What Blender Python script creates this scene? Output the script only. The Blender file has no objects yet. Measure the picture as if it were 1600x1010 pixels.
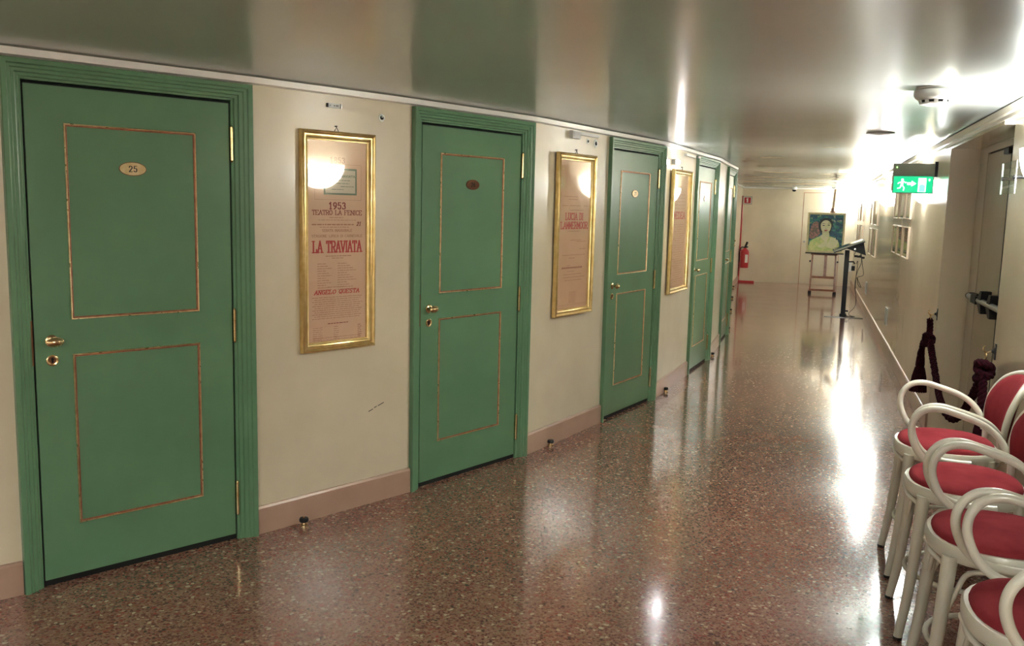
import bpy, math, random
from mathutils import Vector, Matrix
random.seed(7)
C = bpy.context.scene.collection
PI = math.pi
sin, cos, rad = math.sin, math.cos, math.radians

# ---------------------------------------------------------------- camera
CAMH = 1.5956
pit, rol = rad(7.578), rad(1.4005)
F = Vector((0, cos(pit), -sin(pit)))
R0 = Vector((1, 0, 0)); U0 = R0.cross(F)
R = cos(rol) * R0 + sin(rol) * U0
U = -sin(rol) * R0 + cos(rol) * U0
cd = bpy.data.cameras.new('camera')
cd.sensor_fit = 'HORIZONTAL'; cd.sensor_width = 36.0
cd.lens = 1384.35 / 1600 * 36.0
cd.clip_start = 0.05
cam = bpy.data.objects.new('camera', cd); C.objects.link(cam)
cam.matrix_world = Matrix(((R.x, U.x, -F.x, 0), (R.y, U.y, -F.y, 0), (R.z, U.z, -F.z, CAMH), (0, 0, 0, 1)))
bpy.context.scene.camera = cam

# ---------------------------------------------------------------- world, exposure
w = bpy.data.worlds.new('world'); bpy.context.scene.world = w
w.use_nodes = True
w.node_tree.nodes['Background'].inputs[0].default_value = (0, 0, 0, 1)
w.node_tree.nodes['Background'].inputs[1].default_value = 0.0
vs = bpy.context.scene.view_settings
vs.view_transform = 'Standard'; vs.look = 'None'; vs.gamma = 1.0; vs.use_curve_mapping = False
vs.exposure = 2.44
BOWL = 11.0       # radiance of the frosted sconce bowls
BULB = 540.0      # radiance of the bulb inside each bowl
LIGHT_COL = (0.97, 1.0, 0.985)
FILL_PANEL = 3.4       # radiance of the unseen fill panels added behind the viewer

# ---------------------------------------------------------------- materials
def mat(name, col, rough=0.5, metal=0.0, spec=0.5, coat=0.0, coat_r=0.1, emis=None, es=0.0, sheen=0.0, ior=None):
    m = bpy.data.materials.new(name); m.use_nodes = True
    b = m.node_tree.nodes['Principled BSDF']
    b.inputs['Base Color'].default_value = (*col, 1)
    b.inputs['Roughness'].default_value = rough
    b.inputs['Metallic'].default_value = metal
    b.inputs['Specular IOR Level'].default_value = spec
    b.inputs['Coat Weight'].default_value = coat
    b.inputs['Coat Roughness'].default_value = coat_r
    b.inputs['Sheen Weight'].default_value = sheen
    if ior: b.inputs['IOR'].default_value = ior
    if emis:
        b.inputs['Emission Color'].default_value = (*emis, 1)
        b.inputs['Emission Strength'].default_value = es
    return m

def nodes(m):
    return m.node_tree.nodes, m.node_tree.links, m.node_tree.nodes['Principled BSDF']

def noise_tint(m, c1, c2, scale=8, detail=4, lo=0.35, hi=0.65, bump=0.0, bscale=None, bdist=0.002, rough=None):
    n, l, b = nodes(m)
    tc = n.new('ShaderNodeTexCoord')
    t = n.new('ShaderNodeTexNoise'); t.inputs['Scale'].default_value = scale; t.inputs['Detail'].default_value = detail
    l.new(tc.outputs['Object'], t.inputs['Vector'])
    r = n.new('ShaderNodeValToRGB')
    r.color_ramp.elements[0].position = lo; r.color_ramp.elements[0].color = (*c1, 1)
    r.color_ramp.elements[1].position = hi; r.color_ramp.elements[1].color = (*c2, 1)
    l.new(t.outputs['Fac'], r.inputs['Fac']); l.new(r.outputs['Color'], b.inputs['Base Color'])
    if bump:
        t2 = n.new('ShaderNodeTexNoise'); t2.inputs['Scale'].default_value = bscale or scale * 10
        t2.inputs['Detail'].default_value = 3
        l.new(tc.outputs['Object'], t2.inputs['Vector'])
        bp = n.new('ShaderNodeBump'); bp.inputs['Strength'].default_value = bump; bp.inputs['Distance'].default_value = bdist
        l.new(t2.outputs['Fac'], bp.inputs['Height']); l.new(bp.outputs['Normal'], b.inputs['Normal'])
    if rough:
        mr = n.new('ShaderNodeMapRange'); mr.inputs['To Min'].default_value = rough[0]; mr.inputs['To Max'].default_value = rough[1]
        l.new(t.outputs['Fac'], mr.inputs['Value']); l.new(mr.outputs['Result'], b.inputs['Roughness'])
    return m

M = {}
M['wall'] = noise_tint(mat('wall_cream_laminate', (.7, .56, .4), .32, coat=.25, coat_r=.12), (.65, .575, .425), (.71, .63, .47), 2.5, 5, bump=.12, bscale=260, bdist=.0006)
M['wall_r'] = noise_tint(mat('wall_cream_gloss', (.7, .56, .4), .22, coat=.5, coat_r=.12), (.60, .505, .36), (.65, .55, .395), 2.0, 5, bump=.05, bscale=200, bdist=.0005)
M['base'] = noise_tint(mat('skirting_pink_beige', (.42, .26, .19), .3, coat=.3), (.40, .26, .19), (.46, .305, .23), 3, 4)
M['green'] = noise_tint(mat('door_green_paint', (.09, .2, .09), .32, coat=.15, coat_r=.2), (.108, .225, .122), (.122, .248, .137), 3, 5, bump=.12, bscale=220, bdist=.0005)
M['green_f'] = noise_tint(mat('frame_green_paint', (.09, .2, .09), .3, coat=.2, coat_r=.2), (.110, .235, .127), (.126, .262, .143), 3, 5)
M['gilt'] = noise_tint(mat('gilt_over_red_bole', (.6, .4, .15), .28, metal=.85), (.66, .42, .22), (.84, .66, .40), 30, 4, .3, .6, rough=(.36, .22))
M['bole'] = noise_tint(mat('worn_red_bole', (.4, .15, .1), .35, metal=.5), (.36, .13, .08), (.52, .24, .14), 30, 4)
M['gold'] = noise_tint(mat('gold_leaf_frame', (.7, .5, .2), .3, metal=.85), (.66, .46, .17), (.82, .64, .30), 22, 4, .3, .7, rough=(.36, .26))
M['brass'] = noise_tint(mat('polished_brass', (.8, .6, .3), .18, metal=1), (.68, .48, .24), (.83, .66, .38), 30, 3, .4, .6)
M['brass_plate'] = noise_tint(mat('brass_plate', (.8, .6, .3), .3, metal=.5), (.76, .56, .28), (.84, .68, .42), 30, 3, .4, .6)
M['bronze'] = mat('dark_bronze_plate', (.22, .10, .05), .3, metal=.6)
M['chrome'] = mat('chrome', (.75, .75, .74), .15, metal=1)
M['steel'] = mat('grey_steel', (.4, .4, .4), .3, metal=.9)
M['black'] = mat('black_plastic', (.010, .010, .011), .5, spec=.25)
M['blackm'] = mat('black_metal', (.012, .012, .014), .45, spec=.3)
M['void'] = mat('dark_hole', (.003, .003, .003), .9)
M['white'] = mat('white_plastic', (.72, .72, .69), .35)
M['ringw'] = mat('greenish_white_enamel', (.86, .90, .86), .4)
M['trim'] = mat('white_painted_trim', (.85, .84, .81), .3, coat=.2)
M['crown'] = mat('cream_painted_crown', (.60, .555, .46), .3, coat=.2)
M['chair'] = noise_tint(mat('ivory_lacquered_beech', (.7, .68, .55), .28, coat=.4), (.66, .63, .51), (.78, .76, .65), 5, 4)
M['velvet'] = noise_tint(mat('rose_red_velvet', (.4, .06, .08), 1.0, spec=.1), (.225, .022, .030), (.31, .042, .050), 7, 6, bump=.25, bscale=500, bdist=.0006)
M['rope'] = noise_tint(mat('maroon_rope', (.03, .005, .01), .95, spec=.12), (.016, .0025, .005), (.035, .004, .009), 60, 3)
M['paper'] = noise_tint(mat('aged_pink_paper', (.68, .42, .28), .7), (.66, .43, .285), (.72, .485, .335), 4, 5)
M['paper2'] = noise_tint(mat('aged_ochre_paper', (.6, .36, .2), .7), (.60, .37, .215), (.66, .42, .26), 4, 5)
M['ticket'] = mat('pale_ticket_paper', (.60, .55, .42), .7)
M['inkg'] = mat('green_grey_ink', (.16, .22, .15), .7)
M['inkr'] = mat('red_ink', (.50, .035, .035), .6)
M['inkd'] = mat('dark_red_ink', (.24, .03, .02), .6)
M['inkf'] = mat('faded_ink', (.42, .20, .12), .7)
M['inkb'] = mat('black_ink', (.02, .02, .02), .6)
M['fold'] = mat('paper_crease', (.75, .6, .48), .7)
M['card'] = noise_tint(mat('mounted_document', (.45, .42, .25), .6), (.30, .33, .17), (.55, .48, .32), 6, 4)
M['wood'] = noise_tint(mat('easel_beech', (.4, .17, .08), .4), (.17, .06, .03), (.26, .105, .05), 12, 4)
M['woodp'] = noise_tint(mat('pale_wood', (.6, .42, .25), .45), (.58, .40, .24), (.68, .49, .31), 12, 4)
M['red'] = mat('red_enamel', (.42, .012, .02), .3, coat=.4)
M['redsign'] = mat('red_sign_face', (.45, .02, .03), .4)
M['offw'] = mat('off_white_label', (.8, .8, .78), .5)
M['door_b'] = noise_tint(mat('beige_fire_door', (.42, .35, .25), .4), (.40, .335, .235), (.45, .375, .27), 3, 4)
M['jamb'] = mat('beige_jamb', (.52, .45, .34), .35)
M['grey'] = mat('grey_housing', (.33, .34, .27), .5)
M['frame_s'] = mat('pale_brass_slim_frame', (.68, .54, .40), .3, metal=.25)
M['exit_g'] = mat('lit_green_panel', (.0, .35, .16), .4, emis=(0.0, .42, .17), es=.33)
M['exit_w'] = mat('lit_white_pictogram', (.8, .9, .85), .4, emis=(.75, 1, .92), es=.5)
M['exit_c'] = mat('lit_pale_cyan', (.4, .8, .8), .4, emis=(.25, .75, .72), es=.25)
M['led'] = mat('green_indicator', (.1, .6, .1), .4, emis=(.2, 1, .1), es=3)
M['bowl'] = mat('lit_frosted_glass', (.8, .8, .8), .25, emis=LIGHT_COL, es=BOWL)
M['bulb'] = mat('lit_bulb', (.8, .8, .8), .4, emis=LIGHT_COL, es=BULB)
M['panel'] = mat('lit_fill_panel', (.8, .8, .8), .4, emis=LIGHT_COL, es=FILL_PANEL)
M['spotlens'] = mat('lit_lens', (.8, .8, .8), .4, emis=(1, .97, 1), es=60.0)
M['plate_g'] = mat('dark_glass_plate', (.05, .05, .035), .08, coat=.5)

def glass_mat(name, ior=1.5, tint=(1, 1, 1)):
    m = bpy.data.materials.new(name); m.use_nodes = True
    n = m.node_tree.nodes; l = m.node_tree.links; n.clear()
    o = n.new('ShaderNodeOutputMaterial'); mx = n.new('ShaderNodeMixShader')
    f = n.new('ShaderNodeFresnel'); f.inputs['IOR'].default_value = ior
    t = n.new('ShaderNodeBsdfTransparent'); t.inputs['Color'].default_value = (*tint, 1)
    g = n.new('ShaderNodeBsdfGlossy'); g.inputs['Roughness'].default_value = .015
    ge = n.new('ShaderNodeNewGeometry'); iv = n.new('ShaderNodeMath'); iv.operation = 'SUBTRACT'; iv.inputs[0].default_value = 1.0
    l.new(ge.outputs['Backfacing'], iv.inputs[1]); mu = n.new('ShaderNodeMath'); mu.operation = 'MULTIPLY'
    l.new(f.outputs[0], mu.inputs[0]); l.new(iv.outputs[0], mu.inputs[1])
    l.new(mu.outputs[0], mx.inputs[0]); l.new(t.outputs[0], mx.inputs[1]); l.new(g.outputs[0], mx.inputs[2])
    l.new(mx.outputs[0], o.inputs[0]); return m
M['glass'] = glass_mat('picture_glass', 1.55)
M['acryl'] = glass_mat('clear_acrylic', 1.6, (.93, .97, .95))
M['edge'] = mat('polished_acrylic_edge', (.75, .85, .8), .1, coat=.5)

def ceiling_mat():
    m = mat('lacquered_ceiling', (.53, .565, .54), .2, metal=.26, spec=.8, coat=.0)
    n, l, b = nodes(m)
    tc = n.new('ShaderNodeTexCoord')
    t = n.new('ShaderNodeTexNoise'); t.inputs['Scale'].default_value = 1.4; t.inputs['Detail'].default_value = 4
    l.new(tc.outputs['Object'], t.inputs['Vector'])
    mr = n.new('ShaderNodeMapRange'); mr.inputs['To Min'].default_value = .17; mr.inputs['To Max'].default_value = .27
    l.new(t.outputs['Fac'], mr.inputs['Value']); l.new(mr.outputs['Result'], b.inputs['Roughness'])
    return m
M['ceiling'] = ceiling_mat()

def floor_mat():
    m = mat('polished_terrazzo', (.2, .1, .07), .12, coat=.35, coat_r=.06)
    n, l, b = nodes(m)
    tc = n.new('ShaderNodeTexCoord')
    def vor(scale, seed):
        mp = n.new('ShaderNodeMapping'); mp.inputs['Location'].default_value = (seed, seed * 1.7, 0)
        l.new(tc.outputs['Object'], mp.inputs['Vector'])
        nz = n.new('ShaderNodeTexNoise'); nz.inputs['Scale'].default_value = scale * .9; nz.inputs['Detail'].default_value = 2
        l.new(mp.outputs['Vector'], nz.inputs['Vector'])
        ad = n.new('ShaderNodeMixRGB'); ad.blend_type = 'ADD'; ad.inputs[0].default_value = .6 / scale * 1.6
        l.new(mp.outputs['Vector'], ad.inputs[1]); l.new(nz.outputs['Color'], ad.inputs[2])
        v = n.new('ShaderNodeTexVoronoi'); v.inputs['Scale'].default_value = scale; v.inputs['Randomness'].default_value = 1
        l.new(ad.outputs[0], v.inputs['Vector'])
        sp = n.new('ShaderNodeSeparateColor'); l.new(v.outputs['Color'], sp.inputs[0])
        return v, sp
    base = n.new('ShaderNodeTexNoise'); base.inputs['Scale'].default_value = 3; base.inputs['Detail'].default_value = 6
    l.new(tc.outputs['Object'], base.inputs['Vector'])
    cr = n.new('ShaderNodeValToRGB')
    cr.color_ramp.elements[0].color = (.235, .108, .078, 1); cr.color_ramp.elements[0].position = .3
    cr.color_ramp.elements[1].color = (.30, .155, .112, 1); cr.color_ramp.elements[1].position = .7
    l.new(base.outputs['Fac'], cr.inputs['Fac'])
    cur = cr.outputs['Color']
    def layer(cur, scale, seed, stops, lo, hi, rad_):
        v, sp = vor(scale, seed)
        ramp = n.new('ShaderNodeValToRGB'); ramp.color_ramp.interpolation = 'CONSTANT'
        e = ramp.color_ramp.elements
        e[0].position = 0; e[0].color = (*stops[0][1], 1); e[1].position = stops[1][0]; e[1].color = (*stops[1][1], 1)
        for p_, c_ in stops[2:]:
            k = e.new(p_); k.color = (*c_, 1)
        l.new(sp.outputs[0], ramp.inputs['Fac'])
        g = n.new('ShaderNodeMath'); g.operation = 'GREATER_THAN'; g.inputs[1].default_value = lo
        l.new(sp.outputs[1], g.inputs[0])
        d = n.new('ShaderNodeMath'); d.operation = 'LESS_THAN'; d.inputs[1].default_value = rad_
        l.new(v.outputs['Distance'], d.inputs[0])
        mu = n.new('ShaderNodeMath'); mu.operation = 'MULTIPLY'
        l.new(g.outputs[0], mu.inputs[0]); l.new(d.outputs[0], mu.inputs[1])
        mm = n.new('ShaderNodeMath'); mm.operation = 'MULTIPLY'; mm.inputs[1].default_value = hi
        l.new(mu.outputs[0], mm.inputs[0])
        mx = n.new('ShaderNodeMixRGB'); l.new(mm.outputs[0], mx.inputs[0]); l.new(cur, mx.inputs[1]); l.new(ramp.outputs['Color'], mx.inputs[2])
        return mx.outputs[0]
    cur = layer(cur, 105, 5, [(0, (.10, .035, .026)), (.3, (.33, .19, .13)), (.6, (.19, .065, .045)), (.85, (.26, .17, .10))], .3, .85, .6)
    cur = layer(cur, 58, 1, [(0, (.24, .055, .04)), (.4, (.085, .035, .028)), (.62, (.42, .29, .20)), (.8, (.22, .10, .06))], .5, .8, .42)
    cur = layer(cur, 40, 9, [(0, (.52, .41, .29)), (.45, (.30, .06, .045)), (.6, (.50, .36, .24)), (.85, (.09, .028, .025))], .78, .85, .33)
    l.new(cur, b.inputs['Base Color'])
    t2 = n.new('ShaderNodeTexNoise'); t2.inputs['Scale'].default_value = 2.2; t2.inputs['Detail'].default_value = 5
    l.new(tc.outputs['Object'], t2.inputs['Vector'])
    mr = n.new('ShaderNodeMapRange'); mr.inputs['To Min'].default_value = .10; mr.inputs['To Max'].default_value = .19
    l.new(t2.outputs['Fac'], mr.inputs['Value']); l.new(mr.outputs['Result'], b.inputs['Roughness'])
    return m
M['floor'] = floor_mat()

# ---------------------------------------------------------------- helpers
class MB:
    """collects geometry, then links it as one mesh object"""
    def __init__(s): s.v = []; s.f = []; s.m = []; s.cur = 0
    def add(s, vs_, fs):
        o = len(s.v); s.v += [tuple(x) for x in vs_]; s.f += [[i + o for i in f] for f in fs]; s.m += [s.cur] * len(fs)
        return s
    def box(s, x0, x1, y0, y1, z0, z1, mtx=None):
        v = [Vector((x, y, z)) for z in (z0, z1) for y in (y0, y1) for x in (x0, x1)]
        if mtx: v = [mtx @ p for p in v]
        return s.add(v, [(0, 2, 3, 1), (4, 5, 7, 6), (0, 1, 5, 4), (2, 6, 7, 3), (0, 4, 6, 2), (1, 3, 7, 5)])
    def bar(s, a, b, w, t, up=Vector((0, 0, 1))):
        a = Vector(a); b = Vector(b); d = (b - a); L = d.length; d.normalize()
        x = d.cross(up)
        if x.length < 1e-4: x = d.cross(Vector((0, 1, 0)))
        x.normalize(); y = x.cross(d).normalized()
        m = Matrix(((x.x, y.x, d.x, a.x), (x.y, y.y, d.y, a.y), (x.z, y.z, d.z, a.z), (0, 0, 0, 1)))
        return s.box(-w / 2, w / 2, -t / 2, t / 2, 0, L, m)
    def tube(s, pts, r, seg=10, closed=False, caps=True):
        P = [Vector(p) for p in pts]; n = len(P)
        rr = r if isinstance(r, (list, tuple)) else [r] * n
        T = []
        for i in range(n):
            a = P[(i - 1) % n] if (closed or i > 0) else P[0]; b = P[(i + 1) % n] if (closed or i < n - 1) else P[-1]
            T.append((b - a).normalized())
        nx = T[0].cross(Vector((0, 0, 1)))
        if nx.length < 1e-3: nx = T[0].cross(Vector((0, 1, 0)))
        nx.normalize(); vs_ = []
        for i in range(n):
            if i: nx = (nx - T[i] * nx.dot(T[i])).normalized()
            ny = T[i].cross(nx)
            for k in range(seg):
                a = 2 * PI * k / seg
                vs_.append(P[i] + (nx * cos(a) + ny * sin(a)) * rr[i])
        fs = []
        for i in range(n if closed else n - 1):
            j = (i + 1) % n
            for k in range(seg):
                k2 = (k + 1) % seg
                fs.append((i * seg + k, i * seg + k2, j * seg + k2, j * seg + k))
        if caps and not closed:
            fs.append(tuple(range(seg - 1, -1, -1))); fs.append(tuple((n - 1) * seg + k for k in range(seg)))
        return s.add(vs_, fs)
    def lathe(s, prof, org=(0, 0, 0), axis='z', seg=24, sx=1.0, sy=1.0, a0=0.0, a1=2 * PI):
        full = abs(a1 - a0 - 2 * PI) < 1e-6; vs_ = []; n = seg if full else seg + 1
        for r, h in prof:
            for k in range(n):
                a = a0 + (a1 - a0) * k / seg
                p = (r * cos(a) * sx, r * sin(a) * sy, h)
                if axis == 'y': p = (p[0], -h, p[1])      # axis out of the wall, toward the corridor
                if axis == 'x': p = (h, p[0], p[1])
                vs_.append((p[0] + org[0], p[1] + org[1], p[2] + org[2]))
        fs = []
        for i in range(len(prof) - 1):
            for k in range(seg):
                k2 = (k + 1) % n if full else k + 1
                fs.append((i * n + k, i * n + k2, (i + 1) * n + k2, (i + 1) * n + k))
        s.add(vs_, fs)
        if full and prof[0][0] > 1e-6: s.f.append([len(s.v) - len(vs_) + k for k in range(n)][::-1]); s.m.append(s.cur)
        if full and prof[-1][0] > 1e-6: s.f.append([len(s.v) - n + k for k in range(n)]); s.m.append(s.cur)
        return s
    def prism(s, poly, z0, z1, plane='xy'):
        """polygon extruded; plane 'xz' extrudes along y from z0 to z1"""
        n = len(poly)
        if plane == 'xy': vs_ = [(x, y, z0) for x, y in poly] + [(x, y, z1) for x, y in poly]
        else: vs_ = [(x, z0, y) for x, y in poly] + [(x, z1, y) for x, y in poly]
        return s.add(vs_, [tuple(range(n))[::-1], tuple(range(n, 2 * n))] + [(i, (i + 1) % n, n + (i + 1) % n, n + i) for i in range(n)])
    def sweep_rect(s, prof, x0, x1, z0, z1, legs='rect'):
        """profile of (inset, y) swept around a rectangle in the xz plane; legs 'u' leaves the floor side open"""
        def ring(ins, y):
            if legs == 'rect': return [(x0 + ins, y, z0 + ins), (x1 - ins, y, z0 + ins), (x1 - ins, y, z1 - ins), (x0 + ins, y, z1 - ins)]
            return [(x0 + ins, y, z0), (x0 + ins, y, z1 - ins), (x1 - ins, y, z1 - ins), (x1 - ins, y, z0)]
        vs_ = []
        for ins, y in prof: vs_ += ring(ins, y)
        fs = []
        for i in range(len(prof) - 1):
            for k in range(4 if legs == 'rect' else 3):
                k2 = (k + 1) % 4
                fs.append((i * 4 + k, i * 4 + k2, (i + 1) * 4 + k2, (i + 1) * 4 + k))
        if legs == 'u':
            fs.append(tuple(i * 4 for i in range(len(prof)))); fs.append(tuple(i * 4 + 3 for i in range(len(prof)))[::-1])
        return s.add(vs_, fs)
    def build(s, name, mats, parent=None, smooth=False, mtx=None, autos=False):
        me = bpy.data.meshes.new(name)
        v = [mtx @ Vector(p) for p in s.v] if mtx else s.v
        me.from_pydata([tuple(p) for p in v], [], s.f)
        if not isinstance(mats, (list, tuple)): mats = [mats]
        for m_ in mats: me.materials.append(M[m_])
        for i, p in enumerate(me.polygons):
            p.material_index = s.m[i]; p.use_smooth = smooth
        me.validate(); me.update()
        import bmesh
        bm = bmesh.new(); bm.from_mesh(me); bmesh.ops.recalc_face_normals(bm, faces=bm.faces); bm.to_mesh(me); bm.free()
        if smooth:
            try: me.set_sharp_from_angle(angle=rad(42))
            except Exception: pass
        o = bpy.data.objects.new(name, me); C.objects.link(o)
        if parent: o.parent = parent
        return o

def tag(o, label=None, cat=None, group=None, kind=None):
    if label: o['label'] = label
    if cat: o['category'] = cat
    if group: o['group'] = group
    if kind: o['kind'] = kind
    return o
def thing(name, loc, rz=0, label=None, cat=None, group=None, kind=None):
    o = bpy.data.objects.new(name, None); C.objects.link(o)
    o.empty_display_size = .1
    o.location = loc; o.rotation_euler = (0, 0, rz)
    return tag(o, label, cat, group, kind)
def copy_tree(o, parent=None):
    c = o.copy(); C.objects.link(c)
    if parent: c.parent = parent
    for ch in list(o.children): copy_tree(ch, c)
    return c
def smooth_path(pts, n=6, closed=False):
    P = [Vector(p) for p in pts]; out = []; N_ = len(P)
    rng = N_ if closed else N_ - 1
    for i in range(rng):
        if closed: a, b, c, d = P[(i - 1) % N_], P[i], P[(i + 1) % N_], P[(i + 2) % N_]
        else:
            b, c = P[i], P[i + 1]
            a = P[i - 1] if i else b + (b - c); d = P[i + 2] if i + 2 < N_ else c + (c - b)
        for k in range(n):
            t = k / n
            out.append(.5 * ((2 * b) + (-a + c) * t + (2 * a - 5 * b + 4 * c - d) * t * t + (-a + 3 * b - 3 * c + d) * t ** 3))
    if not closed: out.append(P[-1])
    return out
def ell(cx, cz, a, b, n=28, a0=0, a1=2 * PI):
    full = abs(a1 - a0 - 2 * PI) < 1e-6
    return [(cx + a * cos(a0 + (a1 - a0) * k / n), cz + b * sin(a0 + (a1 - a0) * k / n)) for k in range(n if full else n + 1)]

# stroke lettering with slab serifs -------------------------------------------------
def arc(cx, cy, rx, ry, d0, d1, n=8): return [(cx + rx * cos(rad(d0 + (d1 - d0) * i / n)), cy + ry * sin(rad(d0 + (d1 - d0) * i / n))) for i in range(n + 1)]
GL = {
 'A': [[(0, 0), (.5, 1), (1, 0)], [(.2, .35), (.8, .35)]], 'B': [[(.1, 0), (.1, 1)], [(.1, 1), (.55, 1)] + arc(.55, .76, .35, .24, 90, -90) + [(.1, .52)], [(.55, .52)] + arc(.55, .26, .42, .26, 90, -90) + [(.1, 0)]],
 'C': [arc(.55, .5, .5, .5, 45, 315, 12)], 'D': [[(.1, 0), (.1, 1)], [(.1, 1), (.4, 1)] + arc(.4, .5, .58, .5, 90, -90, 10) + [(.1, 0)]],
 'E': [[(.1, 0), (.1, 1)], [(.1, 1), (.9, 1), (.9, .82)], [(.1, .52), (.7, .52)], [(.1, 0), (.92, 0), (.92, .2)]],
 'F': [[(.1, 0), (.1, 1)], [(.1, 1), (.9, 1), (.9, .8)], [(.1, .5), (.7, .5)]],
 'G': [arc(.55, .5, .5, .5, 45, 330, 12) + [(.95, .45), (.6, .45)]], 'H': [[(.1, 0), (.1, 1)], [(.9, 0), (.9, 1)], [(.1, .5), (.9, .5)]],
 'I': [[(.5, 0), (.5, 1)]], 'L': [[(.1, 0), (.1, 1)], [(.1, 0), (.9, 0), (.9, .25)]],
 'M': [[(.05, 0), (.1, 1), (.5, .25), (.9, 1), (.95, 0)]], 'N': [[(.08, 0), (.08, 1), (.92, 0), (.92, 1)]],
 'O': [arc(.5, .5, .48, .5, 0, 360, 16)], 'P': [[(.1, 0), (.1, 1)], [(.1, 1), (.55, 1)] + arc(.55, .74, .38, .26, 90, -90) + [(.1, .48)]],
 'Q': [arc(.5, .5, .48, .5, 0, 360, 16), [(.55, .25), (1, -.1)]],
 'R': [[(.1, 0), (.1, 1)], [(.1, 1), (.55, 1)] + arc(.55, .74, .38, .26, 90, -90) + [(.1, .48)], [(.5, .48), (.95, 0)]],
 'S': [arc(.5, .75, .38, .25, 30, 270, 9) + arc(.5, .25, .4, .25, 90, -150, 9)], 'T': [[(.5, 0), (.5, 1)], [(.03, .82), (.03, 1), (.97, 1), (.97, .82)]],
 'U': [[(.08, 1), (.08, .35)] + arc(.5, .35, .42, .35, 180, 360) + [(.92, 1)]], 'V': [[(0, 1), (.5, 0), (1, 1)]], 'Z': [[(.05, 1), (.95, 1), (.05, 0), (.95, 0)]],
 '1': [[(.25, .8), (.55, 1), (.55, 0)], [(.25, 0), (.85, 0)]], '2': [arc(.5, .72, .38, .28, 170, -20, 8) + [(.1, 0), (.95, 0)]],
 '3': [arc(.48, .76, .34, .24, 150, -90, 8) + arc(.48, .26, .4, .26, 90, -150, 9)], '5': [[(.85, 1), (.25, 1), (.18, .58)] + arc(.48, .32, .4, .32, 110, -150, 9)],
 '6': [arc(.5, .3, .38, .3, 0, 360, 12), [(.12, .3), (.2, .7), (.7, 1)]], '7': [[(.1, .8), (.1, 1), (.9, 1), (.4, 0)]],
 '8': [arc(.5, .75, .32, .25, 0, 360, 12), arc(.5, .26, .4, .26, 0, 360, 12)], '9': [arc(.5, .7, .38, .3, 0, 360, 12), [(.88, .7), (.8, .3), (.3, 0)]],
 '0': [arc(.5, .5, .4, .5, 0, 360, 14)], '-': [[(.2, .45), (.8, .45)]], '.': [[(.4, .0), (.6, .0)]],
}
def lettering(mb, text, x0, x1, z0, z1, y, sw, gap=.22, slant=0, serif=True, space=.7, dy=.0006):
    """writes text in the xz plane filling x0..x1, z0..z1, facing -y"""
    H = z1 - z0
    units = sum(space if ch == ' ' else (.35 if ch in 'I.' else 1) for ch in text) + gap * (len(text) - 1)
    u = (x1 - x0) / units; x = x0
    def seg(a, b, wd):
        ax, az = a; bx, bz = b; L = math.hypot(bx - ax, bz - az)
        if L < 1e-6: return
        dx, dz = (bx - ax) / L * wd / 2, (bz - az) / L * wd / 2
        ax -= dx * .8; az -= dz * .8; bx += dx * .8; bz += dz * .8
        mb.add([(ax - dz, y, az + dx), (ax + dz, y, az - dx), (bx + dz, y, bz - dx), (bx - dz, y, bz + dx)], [(0, 1, 2, 3)])
    for ch in text:
        if ch == ' ': x += u * (space + gap); continue
        wd = u * (.35 if ch in 'I.' else 1)
        tr = lambda p: (x + p[0] * wd + slant * p[1] * H, z0 + p[1] * H)
        for st in GL.get(ch, []):
            P = [tr(p) for p in st]
            for a, b in zip(P[:-1], P[1:]): seg(a, b, sw if abs(a[0] - b[0]) < abs(a[1] - b[1]) * 1.2 else sw * .62)
            if serif and ch not in 'COGSQ0123567890-.EFLTZ' or (serif and ch in 'ILPRBDEFT' and st[0][0] == st[-1][0]):
                for e, o2 in ((st[0], st[1]), (st[-1], st[-2])):
                    if e[1] in (0, 1) and abs(e[0] - o2[0]) < .6 and abs(e[1] - o2[1]) > .3:
                        p = tr(e); seg((p[0] - sw * 1.0, p[1]), (p[0] + sw * 1.0, p[1]), sw * .45)
        x += wd + u * gap
def smalltext(mb, x0, x1, z, h, y, seed):
    """an unreadably small printed line: a row of word-length strokes"""
    rnd = random.Random(seed); x = x0
    while x < x1 - .003:
        wl = min(rnd.uniform(.008, .028), x1 - x)
        mb.add([(x, y, z), (x + wl, y, z), (x + wl, y, z + h), (x, y, z + h)], [(0, 1, 2, 3)])
        x += wl + .004

# ---------------------------------------------------------------- setting-out
HC = 2.14; HF = 2.10
DOORS = [((-1.936, 3.385), (-1.202, 4.079)), ((-.554, 4.772), (.097, 5.554)), ((.667, 6.478), (1.204, 7.339)),
         ((1.698, 8.477), (2.110, 9.403)), ((2.460, 10.454), (2.790, 11.414)), ((3.10, 12.77), (3.354, 13.75)),
         ((3.63, 14.84), (3.884, 15.826)), ((4.21, 17.145), (4.464, 18.128))]
AR = rad(71.6); P0 = Vector((3.44, 7.45, 0)); DD = Vector((cos(AR), sin(AR), 0)); NN = Vector((sin(AR), -cos(AR), 0))
SE = 12.7
def rw(s, off=0, z=0): return P0 + DD * s + NN * off + Vector((0, 0, z))
LCOR = rw(SE, -2.42)
RZR = AR + PI        # local -y points from the right wall into the corridor
RZE = AR - PI / 2    # same for the end wall
LEFT = [(-6.4, -1.6), (-5.6, .2), (-4.2, 1.65), (-2.72, 2.74)]
for a, b in DOORS: LEFT += [a, b]
LEFT.append((LCOR.x, LCOR.y))
LEFT = [Vector((x, y, 0)) for x, y in LEFT]
isdoor = lambda i: i >= 4 and (i - 4) % 2 == 0 and i < 4 + 16
NEAR = .05; SN = -2.92; SF = -1.06; HR = 2.07; DR = .21

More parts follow.
